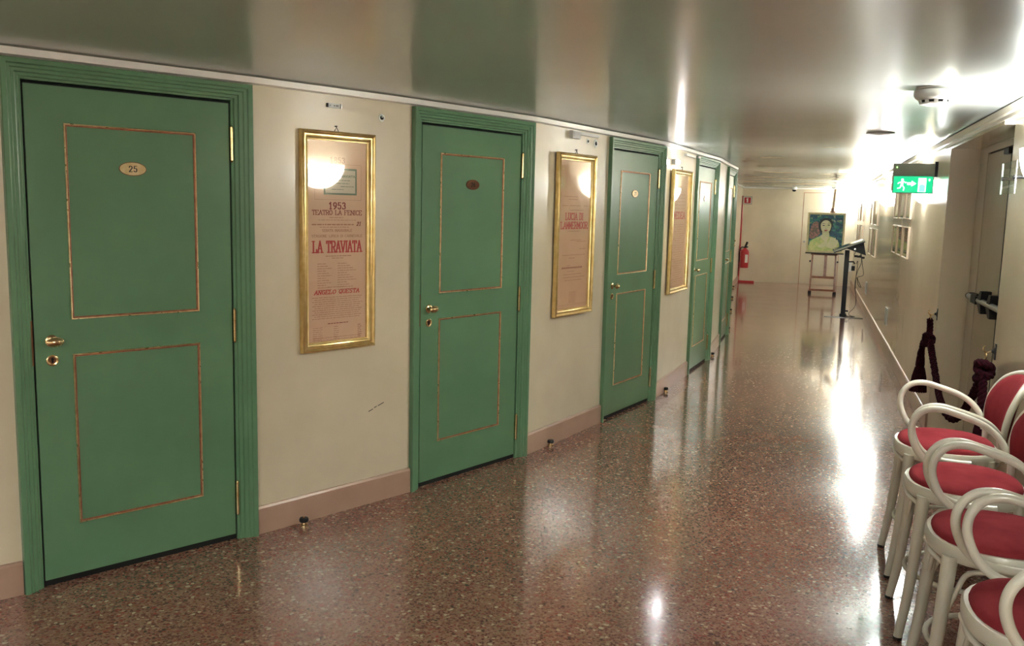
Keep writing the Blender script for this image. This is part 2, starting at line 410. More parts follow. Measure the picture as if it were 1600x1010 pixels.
# floor and ceiling
outline = [(-7, -5), (1.2, -5), (2.0, -3), (9.6, 21.5), (-7, 21.5)]
tag(MB().prism([(-7.2, -4.9), (1.6, -4.9), (9.8, 21.6), (-7.2, 21.6)], -.12, 0).build('floor', 'floor'), 'polished reddish terrazzo floor with cream chips', 'floor', kind='structure')
tag(MB().prism([(-7.2, -4.9), (1.6, -4.9), (9.8, 21.6), (-7.2, 21.6)], HC, HC + .1).build('ceiling', 'ceiling'), 'low glossy lacquered ceiling mirroring the doors', 'ceiling', kind='structure')

# left wall (with openings for the doors)
mb = MB()
def wallbox(mb, a, b, z0, z1, t=.14, out=0):
    d = (b - a).normalized(); n = Vector((d.y, -d.x, 0))
    q = [a + n * out, b + n * out, b - n * t, a - n * t]
    mb.add([(p.x, p.y, z) for z in (z0, z1) for p in q], [(0, 3, 2, 1), (4, 5, 6, 7), (0, 1, 5, 4), (1, 2, 6, 5), (2, 3, 7, 6), (3, 0, 4, 7)])
for i in range(len(LEFT) - 1):
    a, b = LEFT[i], LEFT[i + 1]
    if isdoor(i): wallbox(mb, a, b, 2.06, HC)
    else: wallbox(mb, a, b, 0, HC)
wl = tag(mb.build('wall_left', 'wall'), 'curving cream wall on the left between green doors', 'wall', kind='structure')
# scuff mark on the wall between doors 25 and 26
A1, B1 = LEFT[5], LEFT[6]
def seglocal(i):
    a, b = LEFT[i], LEFT[i + 1]; d = (b - a).normalized()
    return a, math.atan2(d.y, d.x)
def segmtx(i):
    a, rz = seglocal(i); return Matrix.Translation(a) @ Matrix.Rotation(rz, 4, 'Z')
mb = MB()
for x, z, L in ((.668, .498, .03), (.705, .513, .018), (.73, .52, .04)):
    mb.bar((x, -.0006, z), (x + L, -.0006, z + L * .33), .004, .0008, up=Vector((0, 1, 0)))
mb.build('scuff_mark', 'inkb', wl, mtx=segmtx(5))

def skirting(name, pieces, label):
    mb = MB()
    for a, b, n in pieces:
        pr = [(0, 0), (.016, 0), (.016, .125), (.010, .135), (0, .137)]
        vs_ = [(p.x + n.x * o, p.y + n.y * o, z) for p in (a, b) for o, z in pr]; k = len(pr)
        mb.add(vs_, [tuple(range(k)), tuple(range(k, 2 * k))[::-1]] + [(i, (i + 1) % k, k + (i + 1) % k, k + i) for i in range(k)])
    return tag(mb.build(name, 'base'), label, 'skirting board', kind='structure')
pc = []
for i in range(len(LEFT) - 1):
    if not isdoor(i):
        a, b = LEFT[i], LEFT[i + 1]; d = (b - a).normalized(); n = Vector((d.y, -d.x, 0))
        pc.append((a + d * (.002 if i > 3 else 0), b - d * .002, n))
skirting('baseboard_left', pc, 'pinkish skirting board along the foot of the curved left wall')

# strip between left wall and ceiling
def strip(mb, pts, ns, prof):
    k = len(prof)
    vs_ = []
    for p, n in zip(pts, ns): vs_ += [(p.x + n.x * o, p.y + n.y * o, z) for o, z in prof]
    fs = []
    for j in range(len(pts) - 1):
        fs += [(j * k + i, j * k + (i + 1) % k, (j + 1) * k + (i + 1) % k, (j + 1) * k + i) for i in range(k)]
    fs += [tuple(range(k)), tuple(len(vs_) - k + i for i in range(k))[::-1]]
    mb.add(vs_, fs)
def vnormals(pts):
    ns = []
    for i in range(len(pts)):
        s = Vector((0, 0, 0))
        if i > 0: d = (pts[i] - pts[i - 1]).normalized(); s += Vector((d.y, -d.x, 0))
        if i < len(pts) - 1: d = (pts[i + 1] - pts[i]).normalized(); s += Vector((d.y, -d.x, 0))
        ns.append(s.normalized())
    return ns
mb = MB(); strip(mb, LEFT, vnormals(LEFT), [(0, HC - .036), (.034, HC - .032), (.036, HC - .006), (0, HC - .006)])
tag(mb.build('trim_1', 'trim'), 'thin white strip where the curved left wall meets the ceiling', 'trim', kind='structure')

# right wall: far stretch, recess, near stretch
mb = MB()
def rbox(s0, s1, o0, o1, z0, z1, mb=mb):
    q = [rw(s0, o0), rw(s1, o0), rw(s1, o1), rw(s0, o1)]
    mb.add([(p.x, p.y, z) for z in (z0, z1) for p in q], [(0, 3, 2, 1), (4, 5, 6, 7), (0, 1, 5, 4), (1, 2, 6, 5), (2, 3, 7, 6), (3, 0, 4, 7)])
rbox(SF, SE + .1, 0, .25, 0, HC)
rbox(SN, SF, 0, .25, HR, HC)
rbox(SN - .0, SF, DR, .28, 0, HR)
rbox(-12.2, SN, NEAR, .25, 0, HC)
tag(mb.build('wall_right', 'wall_r'), 'long glossy cream wall on the right with a door recess', 'wall', kind='structure')
skirting('baseboard_right', [(rw(SF + .002), rw(SE - .001), -NN), (rw(-12, NEAR), rw(SN - .002, NEAR), -NN)], 'pinkish skirting board along the foot of the right wall')
mb = MB()
rp = [rw(-12, 0), rw(SE, 0)]
strip(mb, rp, [-NN, -NN], [(-NEAR, HC - .052), (.012, HC - .052), (.016, HC - .036), (.034, HC - .033), (.045, HC - .006), (-NEAR, HC - .006)])
tag(mb.build('trim_2', 'crown'), 'cream stepped strip where the right wall meets the ceiling', 'trim', kind='structure')
# end wall with flush door
mb = MB()
q = [rw(SE, -2.6), rw(SE, .1), rw(SE + .12, .1), rw(SE + .12, -2.6)]
mb.prism([(p.x, p.y) for p in q], 0, HC)
tag(mb.build('wall_end', 'wall'), 'plain cream wall closing the far end of the corridor', 'wall', kind='structure')
mb = MB(); strip(mb, [rw(SE, -2.42), rw(SE, 0)], [-DD, -DD], [(0, HC - .04), (.025, HC - .036), (.028, HC - .008), (0, HC - .008)])
tag(mb.build('trim_3', 'trim'), 'thin white strip above the far end wall', 'trim', kind='structure')
mb = MB()
q = [rw(-12, .1), LEFT[0]]
d = (q[1] - q[0]).normalized(); n = Vector((d.y, -d.x, 0))
q2 = [q[0] - d * .2, q[1] + d * .2, q[1] + d * .2 - n * .12, q[0] - d * .2 - n * .12]
mb.prism([(p.x, p.y) for p in q2], 0, HC)
tag(mb.build('wall_back', 'wall'), 'cream wall closing the corridor behind the viewer', 'wall', kind='structure')
fd = thing('door_9', rw(SE, -1.11), RZE, 'flush cream door in the far end wall', 'door', kind='structure')
mb = MB()
for x0, x1, z0, z1 in ((0, .012, 0, 2.02), (.80, .812, 0, 2.02), (0, .812, 2.02, 2.032)): mb.box(x0, x1, -.0015, .002, z0, z1)
mb.build('shadow_gap', 'inkf', fd)
mb = MB(); mb.box(.012, .80, -.004, .002, .006, 2.02); mb.build('door_leaf', 'wall', fd)
mb = MB(); mb.lathe([(.02, .0), (.02, .008), (.009, .012), (.009, .035), (.02, .042), (.02, .055), (0, .06)], (.07, -.004, .95), 'y', 14); mb.build('door_knob', 'steel', fd, True)

# ---------------------------------------------------------------- green box doors
def green_door(i, num, label, bronze=False):
    a, b = Vector((*DOORS[i][0], 0)), Vector((*DOORS[i][1], 0)); wd = (b - a).length
    rz = math.atan2(b.y - a.y, b.x - a.x)
    t = thing('door_%d' % (i + 1), a, rz, label, 'door', kind='structure')
    L, Rr = .074, wd - .094
    def prof(s, w_):
        k = w_ / .074
        return [(0 * k, .02), (0 * k, -.026), (.003 * k, -.030), (.019 * k, -.030), (.021 * k, -.024), (.024 * k, -.022), (.033 * k, -.022), (.035 * k, -.018), (.037 * k, -.016),
                (.049 * k, -.016), (.051 * k, -.009), (.054 * k, -.008), (.063 * k, -.008), (.066 * k, -.001), (.074 * k, 0), (.074 * k, .10)]
    mb = MB()
    pl, pr_ = prof(0, .074), prof(0, .094)
    vs_ = []; n = len(pl)
    for (i0, y), (i1, _) in zip(pl, pr_): vs_ += [(i0, y, 0), (i0, y, HF - i0), (wd - i1, y, HF - i0), (wd - i1, y, 0)]
    fs = []
    for k in range(n - 1):
        for j in range(3): fs.append((k * 4 + j, k * 4 + j + 1, (k + 1) * 4 + j + 1, (k + 1) * 4 + j))
    fs += [tuple(k * 4 for k in range(n)), tuple(k * 4 + 3 for k in range(n))[::-1]]
    mb.add(vs_, fs)
    fr = mb.build('door_frame', 'green_f', t)
    x0, x1 = L + .008, Rr - .009
    leaf = MB().box(x0, x1, .003, .011, .027, 2.012)
    # shallow field inside each gilt moulding
    leaf = leaf.build('door_leaf', 'green', t)
    mb = MB().box(L + .0005, Rr - .0005, .0115, .10, 0, 2.0205); mb.build('rebate', 'void', t)
    sc = (x1 - x0) / .832
    px0, px1 = x0 + .140 * sc, x0 + .677 * sc
    for z0, z1 in ((1.095, 1.872), (.243, .954)):
        mb = MB(); mb.sweep_rect([(0, .005), (.0, .000), (.002, -.003), (.0045, -.002), (.006, .0012)], px0, px1, z0, z1)
        mb.cur = 1; mb.sweep_rect([(.006, .0012), (.0075, -.001), (.010, -.001), (.012, .003)], px0, px1, z0, z1)
        mb.build('gilt_moulding', ['gilt', 'bole'], leaf, True)
    kx = x0 + .062
    # knob: rose, stem, oval beaded knob
    mb = MB()
    mb.lathe([(.0, 0), (.024, 0), (.024, .004), (.020, .007), (.012, .009), (.009, .016), (.009, .034), (.0, .036)], (kx, .004, 1.015), 'y', 20)
    kn = mb.build('door_knob', 'brass', leaf, True)
    mb = MB()
    mb.lathe([(0, 0), (.010, 0), (.020, .004), (.027, .010), (.029, .015), (.024, .019), (.020, .024), (.010, .028), (0, .029)], (kx, -.028, 1.015), 'y', 24, 1.12, .62)
    for k in range(22):
        a_ = 2 * PI * k / 22
        mb.lathe([(0, -.0028), (.0024, -.0014), (.0028, 0), (.0024, .0014), (0, .0028)], (kx + .0325 * cos(a_), -.041, 1.015 + .0182 * sin(a_)), 'y', 6)
    mb.build('oval_grip', 'brass', kn, True)
    mb = MB(); mb.lathe([(.012, .0), (.023, .0), (.023, .004), (.019, .006), (.014, .0045), (.013, .002), (.012, 0)], (kx, .004, .936), 'y', 22)
    ky = mb.build('keyhole_plate', 'brass', leaf, True)
    mb = MB(); mb.lathe([(0, 0), (.0135, 0), (.0135, .0025), (0, .0025)], (kx, .004, .936), 'y', 18); mb.build('keyhole_face', 'bronze', ky)
    mb = MB(); mb.prism(ell(kx, .941, .0055, .0055, 14), -.0005, .001, 'xz'); mb.box(kx - .0035, kx + .0035, -.0005, .001, .926, .941); mb.build('keyhole', 'void', ky)
    # hinges
    for zc, hh in ((1.835, .072), (1.020, .072), (.203, .077)):
        mb = MB()
        hx = Rr - .001
        mb.lathe([(0, -hh - .010), (.004, -hh - .006), (.0055, -hh), (.0075, -hh), (.0075, -hh * .34), (.0065, -hh * .33), (.0065, -hh * .31), (.0075, -hh * .3), (.0075, hh * .3), (.0065, hh * .31), (.0065, hh * .33), (.0075, hh * .34), (.0075, hh), (.0055, hh), (.004, hh + .006), (0, hh + .010)],
                 (hx, -.006, zc), 'z', 12)
        mb.box(hx - .004, hx + .004, -.006, .03, zc - hh, zc + hh)
        mb.build('hinge', 'brass', leaf, True)
    # number plate
    cx = x0 + .404 * sc; cz = 1.706
    mb = MB()
    mb.prism(ell(cx, cz, .056, .029, 32), .0005, .005, 'xz'); mb.build('plate_rim', 'bronze', t)
    mb = MB(); mb.prism(ell(cx, cz, .053, .026, 32), -.001, .004, 'xz')
    pl_ = mb.build('number_plate', 'bronze' if bronze else 'brass_plate', t)
    if num:
        mb = MB(); lettering(mb, num, cx - .017, cx + .017, cz - .0115, cz + .0115, -.0016, .0042, .25, serif=False); mb.build('numeral', 'inkb', pl_)
    # strike plate in the frame edge
    mb = MB().box(L - .004, L + .0015, -.0015, .030, .92, 1.10); mb.build('strike_plate', 'bronze', fr)
    return t
green_door(0, '25', 'nearest green door, its oval brass plate reading 25')
green_door(1, '26', 'green door with a dark oval plate, second from the left', True)
green_door(2, '27', 'third green door from the left, just beyond the second framed poster')
green_door(3, '28', 'fourth green door from the left, just beyond the third framed poster')
green_door(4, '', 'fifth green door from the left, seen almost edge on')
green_door(5, '', 'sixth green door, showing only as a sliver behind the fifth')
green_door(6, '', 'seventh green door, behind the bend of the left wall')
green_door(7, '', 'last green door, nearest the fire extinguisher')

# door stops on the floor
stops = [(-1.003, 4.204), (.278, 5.788), (1.364, 7.64), (2.213, 9.626), (2.912, 11.815), (3.477, 14.031), (4.007, 16.104), (4.587, 18.406)]
mb = MB(); mb.lathe([(0, 0), (.020, 0), (.020, .008), (.013, .010), (.013, .022), (.0, .022)], seg=18)
sp = thing('door_stop', (0, 0, 0), 0)
mb.build('base', 'brass', sp, True)
mb = MB(); mb.lathe([(0, .022), (.021, .022), (.023, .026), (.023, .036), (.019, .042), (0, .043)], seg=18); mb.build('rubber_cap', 'black', sp, True)
mb = MB(); mb.lathe([(0, .0425), (.007, .0425), (.007, .045), (0, .046)], seg=12); mb.build('screw_head', 'brass', sp, True)
names = ['black and brass door stop on the floor right of door 25', 'black door stop on the floor below the second framed poster', 'black door stop on the floor below the third framed poster',
         'small black door stop on the floor between the fourth and fifth green doors', 'tiny black door stop just beyond the fifth green door',
         'tiny black door stop, third from the far end of the row', 'tiny black door stop, second from the far end of the row', 'tiny black door stop, the farthest one, before the extinguisher']
for i, (x, y) in enumerate(stops):
    o = sp if i == 0 else copy_tree(sp)
    o.location = (x, y, 0); tag(o, names[i], 'door stop', 'door stops along the left wall')

# ---------------------------------------------------------------- framed posters
def poster(seg, x0, x1, z0, z1, label, kind, swing=0):
    a, rz = seglocal(seg); rz -= rad(swing)      # hung very slightly off the wall at its far side
    t = thing('framed_poster', a + Vector((sin(rz), -cos(rz), 0)) * .0, rz, label, 'picture', 'framed opera posters between the green doors')
    # frame moulding
    mb = MB()
    mb.sweep_rect([(0, -.002), (0, -.026), (.004, -.031), (.010, -.033), (.016, -.029), (.019, -.022), (.024, -.0215), (.030, -.024), (.036, -.021), (.040, -.014), (.044, -.013), (.046, -.009), (.046, -.002)], x0, x1, z0, z1)
    mb.build('gold_frame', 'gold', t, True)
    i = .044; X0, X1, Z0, Z1 = x0 + i, x1 - i, z0 + i, z1 - i
    sh = MB().box(X0, X1, -.0045, -.001, Z0, Z1).build('poster_sheet', 'paper' if kind == 1 else 'paper2', t)
    MB().box(X0, X1, -.0105, -.0085, Z0, Z1).build('glass_pane', 'glass', t)
    mb = MB(); xm = (x0 + x1) / 2 - .01
    mb.tube([(xm - .012, -.012, z1 + .002), (xm, -.012, z1 + .022), (xm + .012, -.012, z1 + .002)], .0018, 6); mb.tube([(xm, -.016, z1 + .026), (xm, .0, z1 + .026)], .003, 8)
    mb.build('hanging_hook', 'blackm', t)
    y = -.0052; w = X1 - X0; cx = (X0 + X1) / 2
    fx = lambda u: X0 + u * w
    fz = lambda v: Z1 - v * (Z1 - Z0)
    fd_ = MB(); dk = MB()
    def line(mn, text, *a, **k):
        mb = MB(); lettering(mb, text, *a, **k); mb.build('title_line', mn, sh)
    if kind == 1:
        line('inkf', '1853', cx - .045, cx + .045, 1.780, 1.806, y, .006, serif=False)
        line('inkd', '1953', fx(.35), fx(.64), 1.556, 1.587, y, .0068)
        line('inkd', 'TEATRO LA FENICE', fx(.08), fx(.92), 1.527, 1.549, y, .0042)
        line('inkr', 'LA TRAVIATA', fx(.09), fx(.91), 1.343, 1.397, y, .0088, .24)
        line('inkr', 'ANGELO QUESTA', fx(.11), fx(.87), 1.136, 1.155, y, .0048, .3, slant=.25)
        line('inkf', 'SERATA INAUGURALE', fx(.24), fx(.75), 1.444, 1.456, y, .0026, serif=False)
        line('inkf', 'STAGIONE LIRICA DI CARNEVALE', fx(.07), fx(.93), 1.417, 1.429, y, .0024, serif=False)
        line('inkd', '21', fx(.83), fx(.90), 1.474, 1.492, y, .0045, slant=.3, serif=False)
        for k, (u0, u1, z, h) in enumerate([(.36, .6, 1.512, .003), (.18, .82, 1.500, .0025), (.07, .78, 1.476, .006), (.2, .7, 1.465, .003), (.3, .75, 1.322, .004), (.4, .6, 1.312, .003)]):
            smalltext(fd_, fx(u0), fx(u1), z, h, y, k)
        for k in range(12):
            z = 1.285 - k * .0118
            smalltext(fd_, fx(.16), fx(.16 + .14 + .1 * ((k * 7) % 3) / 2), z, .0028, y, 20 + k)
            smalltext(fd_, fx(.5), fx(.66 + .16 * ((k * 5) % 4) / 3), z, .0028, y, 40 + k)
        smalltext(fd_, fx(.34), fx(.62), 1.168, .003, y, 70)
        for k in range(11): smalltext(fd_, fx(.07 + .04 * (k % 2)), fx(.93 - .03 * (k % 3)), 1.118 - k * .0105, .0026, y, 80 + k)
        smalltext(dk, fx(.33), fx(.68), .985, .004, y, 99)
        for k in range(7):
            z = .968 - k * .010
            smalltext(fd_, fx(.08), fx(.24), z, .0025, y, 100 + k); smalltext(fd_, fx(.43), fx(.52), z, .0025, y, 110 + k); smalltext(dk, fx(.85), fx(.92), z, .0025, y, 120 + k)
        for k in range(3): smalltext(fd_, fx(.08), fx(.9), .892 + .012 * k - .0, .0022, y, 130 + k)
        # old ticket reproduced near the top
        mb = MB().box(fx(.27), fx(.83), -.0056, -.0046, 1.625, 1.755)
        tk = mb.build('ticket_print', 'ticket', t)
        mb = MB(); mb.sweep_rect([(0, -.0062), (.009, -.0062)], fx(.27), fx(.83), 1.625, 1.755)
        lettering(mb, 'LA TRAVIATA', fx(.42), fx(.80), 1.712, 1.722, -.0062, .003, serif=False)
        for k, (u0, u1) in enumerate(((.4, .72), (.33, .7), (.55, .78), (.4, .6))): smalltext(mb, fx(u0), fx(u1), 1.695 - k * .015, .003, -.0062, 150 + k)
        mb.box(fx(.235), fx(.27), -.0062, -.005, 1.668, 1.684)
        mb.build('ticket_lettering', 'inkg', tk)
        mb = MB(); mb.sweep_rect([(0, y), (.0012, y)], fx(.12), fx(.91), 1.600, 1.775); mb.build('ruled_border', 'inkf', sh)
    elif kind == 2:
        line('inkr', 'LUCIA DI', fx(.22), fx(.78), 1.508, 1.552, y, .0090, .22)
        line('inkr', 'LAMMERMOOR', fx(.08), fx(.94), 1.449, 1.493, y, .0085, .2)
        for k, (u0, u1, z) in enumerate([(.15, .6, 1.66), (.3, .6, 1.642), (.1, .3, 1.60), (.35, .7, 1.60), (.8, .95, 1.60), (.35, .8, 1.57), (.3, .7, 1.43), (.4, .75, 1.37), (.6, .9, 1.36), (.7, .9, 1.31), (.15, .9, 1.27), (.35, .55, 1.25),
                                         (.3, .4, 1.2), (.13, .8, 1.18), (.33, .55, 1.16), (.2, .8, 1.14), (.2, .9, 1.12), (.25, .8, 1.10)]): smalltext(fd_, fx(u0), fx(u1), z, .004, y, 200 + k)
        smalltext(dk, fx(.15), fx(.8), 1.185, .006, y, 300)
        for k in range(9): smalltext(fd_, fx(.4), fx(.62), 1.02 - k * .009, .0026, y, 310 + k)
        smalltext(fd_, fx(.06), fx(.94), .935, .002, y, 330)
    else:
        line('inkr', 'MEDEA', fx(.14), fx(.84), 1.515, 1.570, y, .014, .2)
        for k in range(26):
            z = 1.46 - k * .02
            smalltext(fd_, fx(.15 + .1 * (k % 3)), fx(.85 - .08 * ((k * 5) % 4)), z, .0035, y, 400 + k)
        for k in range(5): smalltext(fd_, fx(.2), fx(.8), 1.72 - k * .03, .004, y, 440 + k)
    if dk.v: tag(dk.build('bold_small_print', 'inkd', sh), kind='stuff')
    tag(fd_.build('small_print', 'inkf', sh), kind='stuff')
    return t
poster(5, .250, .690, .854, 1.930, 'gold-framed opera poster headed 1953 between the first two green doors', 1)
poster(7, .290, .790, .866, 1.944, 'gold-framed ochre poster in big red capitals, between second and third green doors', 2, 2.2)
poster(9, .255, .870, .868, 1.933, 'gold-framed poster under the bright glow, between third and fourth green doors', 3, 1.8)

# small fittings above the posters
def fitting(seg, x, z, name, label, cat, group=None):
    a, rz = seglocal(seg); d = Vector((cos(rz), sin(rz), 0))
    return thing(name, a + d * x + Vector((0, 0, z)), rz, label, cat, group)
t = fitting(5, .452, 2.054, 'metal_bracket', 'small slotted metal bracket above the nearest framed poster', 'bracket')
mb = MB().box(-.036, .036, -.006, -.0005, -.011, .011); mb.build('slotted_plate', 'ringw', t)
mb = MB()
for x in (-.024, .0, .012, .020): mb.lathe([(0, 0), (.0032, 0), (.0032, .002), (0, .002)], (x, -.006, 0), 'y', 8)
mb.box(-.043, -.036, -.010, -.0005, -.009, .009); mb.build('screws', 'blackm', t)
mb = MB().box(.036, .040, -.014, -.0005, -.011, .011); mb.build('end_tab', 'steel', t)
def grommet(seg, x, z, r, label):
    t = fitting(seg, x, z, 'wall_grommet', label, 'wall fitting', 'round fittings high on the left wall')
    mb = MB(); mb.lathe([(0, 0), (r, 0), (r, .003), (r * .6, .004), (r * .55, .003), (0, .003)], (0, 0, 0), 'y', 20); mb.build('white_ring', 'ringw', t, True)
    mb = MB(); mb.lathe([(0, .002), (r * .52, .002), (r * .52, .006), (r * .3, .009), (0, .010)], (0, 0, 0), 'y', 14); mb.build('dark_core', 'blackm', t, True)
    mb = MB(); mb.lathe([(0, 0), (r * .2, 0), (r * .2, .002), (0, .002)], (-r * .15, -.0095, r * .15), 'y', 8); mb.build('steel_stud', 'chrome', t)
grommet(5, .746, 2.022, .020, 'round white grommet with steel core left of the second green door')
grommet(7, .745, 2.042, .017, 'smaller of two round fittings beside the third green door')
grommet(7, .868, 2.036, .027, 'larger of two round fittings beside the third green door')
t = fitting(7, .53, 2.075, 'sensor_box', 'small white box under the ceiling strip above the second poster', 'sensor')
MB().box(-.055, .055, -.030, -.0005, -.030, .020).build('housing', 'white', t)
MB().box(-.045, .045, -.032, -.030, -.022, .012).build('faceplate', 'offw', t)
MB().box(.055, .36, -.016, -.0005, .0, .020).build('cable_duct', 'white', t)
t = fitting(9, .32, 1.990, 'spotlight', 'tiny bright spotlight high on the wall above the third poster', 'lamp')
MB().box(-.040, .040, -.035, -.0005, -.018, .022).build('housing', 'white', t)
mb = MB(); mb.lathe([(0, 0), (.018, 0), (.018, .012), (.013, .022), (0, .027)], (0, -.035, 0), 'y', 16); mb.build('lens', 'spotlens', t, True)
t = fitting(9, .94, 2.078, 'cable_duct', 'short white cable duct beside the top of the fourth green door', 'cable duct')
MB().box(-.20, .20, -.02, -.0005, -.008, .010).build('duct_cover', 'white', t)
MB().box(.20, .29, -.045, -.031, -.006, .012).build('duct_end', 'white', t)

# ---------------------------------------------------------------- recess with fire door
fr = thing('door_10', rw(SN, DR), RZR, 'beige fire door set back in the right wall recess', 'door', kind='structure')
# local x runs toward the viewer; start at the far end
fr.location = rw(SF, DR)
WR = SF - SN
mb = MB().box(0, .29, -.018, 0, 0, HR - .001).box(WR - .20, WR, -.018, 0, 0, HR - .001).box(.29, WR - .20, -.018, 0, HR - .047, HR - .001)
mb.build('door_frame', 'jamb', fr)
MB().box(.29, WR - .2, -.003, -.0005, 0, HR - .047).build('shadow_gap', 'void', fr)
lf = MB().box(.303, WR - .21, -.016, -.003, .01, HR - .058).build('door_leaf', 'door_b', fr)
mb = MB(); mb.box(1.05, 1.070, -.0175, -.015, .01, HR - .058); mb.build('leaf_joint', 'inkb', lf)
mb = MB(); mb.tube([(.30, -.060, 1.052), (1.50, -.060, 1.062)], .019, 14)
pb = mb.build('push_bar', 'steel', fr, True)
mb = MB()
mb.tube([(.293, -.060, 1.052), (.312, -.060, 1.052)], .0205, 14)
mb.prism([(.33, 1.078), (.62, 1.088), (.60, 1.072), (.36, 1.068)], -.062, -.035, 'xz')
mb.box(.52, .70, -.082, -.016, 1.028, 1.078)
mb.prism([(.70, 1.045), (.80, 1.125), (.86, 1.125), (.84, 1.05), (.88, .985), (.82, .985), (.76, 1.02)], -.075, -.016, 'xz')
mb.prism([(1.02, 1.045), (1.10, 1.125), (1.16, 1.125), (1.14, 1.05), (1.18, .985), (1.12, .985), (1.06, 1.02)], -.075, -.016, 'xz')
mb.build('bar_mount', 'black', fr)
mb = MB(); mb.box(1.0, 1.14, -.05, -.016, HR - .10, HR - .065); mb.build('door_closer', 'blackm', fr)

# ---------------------------------------------------------------- sconces
def sconce_proto():
    t = thing('wall_sconce', (0, 0, 0), RZR)
    a_, b_, c_ = .212, .122, .195
    mb = MB(); nu, nv = 28, 12; vs_ = []
    for sc in (1.0, .965):
        for j in range(nv + 1):
            ph = PI / 2 * j / nv
            for i in range(nu + 1):
                th = PI + PI * i / nu
                vs_.append((a_ * sc * cos(th) * cos(ph), b_ * sc * sin(th) * cos(ph) - .004, -c_ * sc * sin(ph)))
    fs = []; st = nu + 1; o2 = (nv + 1) * st
    for j in range(nv):
        for i in range(nu):
            fs.append((j * st + i, j * st + i + 1, (j + 1) * st + i + 1, (j + 1) * st + i))
            fs.append((o2 + j * st + i, o2 + (j + 1) * st + i, o2 + (j + 1) * st + i + 1, o2 + j * st + i + 1))
    for i in range(nu): fs.append((i, o2 + i, o2 + i + 1, i + 1))
    mb.add(vs_, fs); mb.build('glass_bowl', 'bowl', t, True)
    MB().box(-.05, .05, -.012, -.001, -.13, -.02).build('wall_plate', 'white', t)
    mb = MB(); mb.lathe([(0, -.045), (.012, -.045), (.012, -.015)], (0, -.06, -.05), 'z', 12); mb.tube([(0, -.012, -.09), (0, -.06, -.09)], .007, 8); mb.build('lamp_holder', 'white', t)
    mb = MB(); mb.lathe([(0, -.015), (.014, -.012), (.028, .005), (.033, .025), (.026, .045), (0, .056)], (0, -.06, -.055), 'z', 14); mb.build('bulb', 'bulb', t, True)
    return t
sc0 = sconce_proto()
lab = {-3.78: 'glowing half-bowl glass sconce nearest the viewer, at the right edge', .30: 'glowing half-bowl sconce just below the green exit sign', 4.40: 'glowing half-bowl sconce, second beyond the exit sign',
       8.45: 'glowing half-bowl sconce, third beyond the exit sign', 12.3: 'farthest glowing half-bowl sconce beside the end wall', -7.9: 'unseen half-bowl sconce added above the row of chairs behind the viewer', -11.2: 'unseen half-bowl sconce added in the rear corner behind the viewer'}  # last two are unseen, added to light the near end
for k, (s, lb) in enumerate(lab.items()):
    o = sc0 if k == 0 else copy_tree(sc0)
    o.location = rw(s if s < 12 else 12.3, NEAR if s < SN else 0, 1.892)
    tag(o, lb, 'wall lamp', 'half-bowl sconces on the right wall')

# clear acrylic plaque on studs, near edge of the recess
t = thing('acrylic_plaque', rw(SN - .12, NEAR, 1.787), RZR, 'clear acrylic plaque on steel studs below the nearest sconce', 'plaque')
p = MB().box(0, .33, -.062, -.056, -.078, .078).build('clear_panel', 'acryl', t)
MB().box(-.003, 0, -.063, -.055, -.078, .078).build('polished_edge', 'edge', p)
for x in (.03, .30):
    mb = MB(); mb.lathe([(0, 0), (.008, 0), (.008, .055), (.010, .0555), (.010, .066), (0, .068)], (x, 0, 0), 'y', 12); mb.build('stud', 'blackm', t, True)

# exit sign, on the right wall, facing the viewer
t = thing('exit_sign', rw(-.42, -.172, 1.763), RZE, 'green illuminated running man exit sign hung beside the ceiling', 'exit sign')
mb = MB().box(-.150, .150, 0, .028, 0, .142); mb.build('light_panel_case', 'grey', t)
p = MB().box(-.142, .142, -.003, .0, .008, .135).build('green_panel', 'exit_g', t)
MB().box(-.150, .150, -.012, .048, .142, .235).build('housing', 'grey', t)
mb = MB(); mb.lathe([(0, 0), (.004, 0), (.004, .002), (0, .003)], (-.125, -.012, .205), 'y', 8); mb.build('indicator', 'led', t)
MB().box(.150, .1715, -.008, .044, .13, .25).build('wall_bracket', 'blackm', t)
mb = MB(); y = -.0045
mb.prism(ell(-.078, .108, .0095, .0095, 14), y, y + .002, 'xz')                         # head
for pts in ([(-.085, .097), (-.068, .094), (-.072, .062), (-.090, .060)], [(-.085, .095), (-.108, .086), (-.112, .075), (-.106, .073), (-.103, .080), (-.084, .084)],
            [(-.070, .093), (-.055, .080), (-.045, .086), (-.047, .091), (-.056, .089), (-.066, .099)],
            [(-.080, .064), (-.070, .064), (-.058, .046), (-.062, .022), (-.070, .022), (-.067, .044)], [(-.090, .064), (-.079, .062), (-.090, .040), (-.112, .036), (-.112, .044), (-.095, .048)]):
    mb.prism(pts, y, y + .002, 'xz')
mb.build('running_man', 'exit_w', p)
mb = MB(); mb.prism([(-.042, .068), (-.010, .068), (-.010, .055), (.025, .078), (-.010, .101), (-.010, .088), (-.042, .088)], y, y + .002, 'xz'); mb.build('arrow', 'exit_w', p)
mb = MB(); mb.box(.038, .096, y, y + .002, .014, .122); mb.build('doorway_symbol', 'exit_w', p)
mb = MB(); mb.prism([(.047, .016), (.088, .016), (.088, .060)] + ell(.0675, .060, .0205, .012, 8, 0, PI), y - .001, y, 'xz'); mb.build('doorway_inset', 'exit_c', p)
mb = MB(); mb.prism(ell(.118, .108, .006, .010, 12), y, y + .002, 'xz'); mb.build('corner_mark', 'exit_w', p)

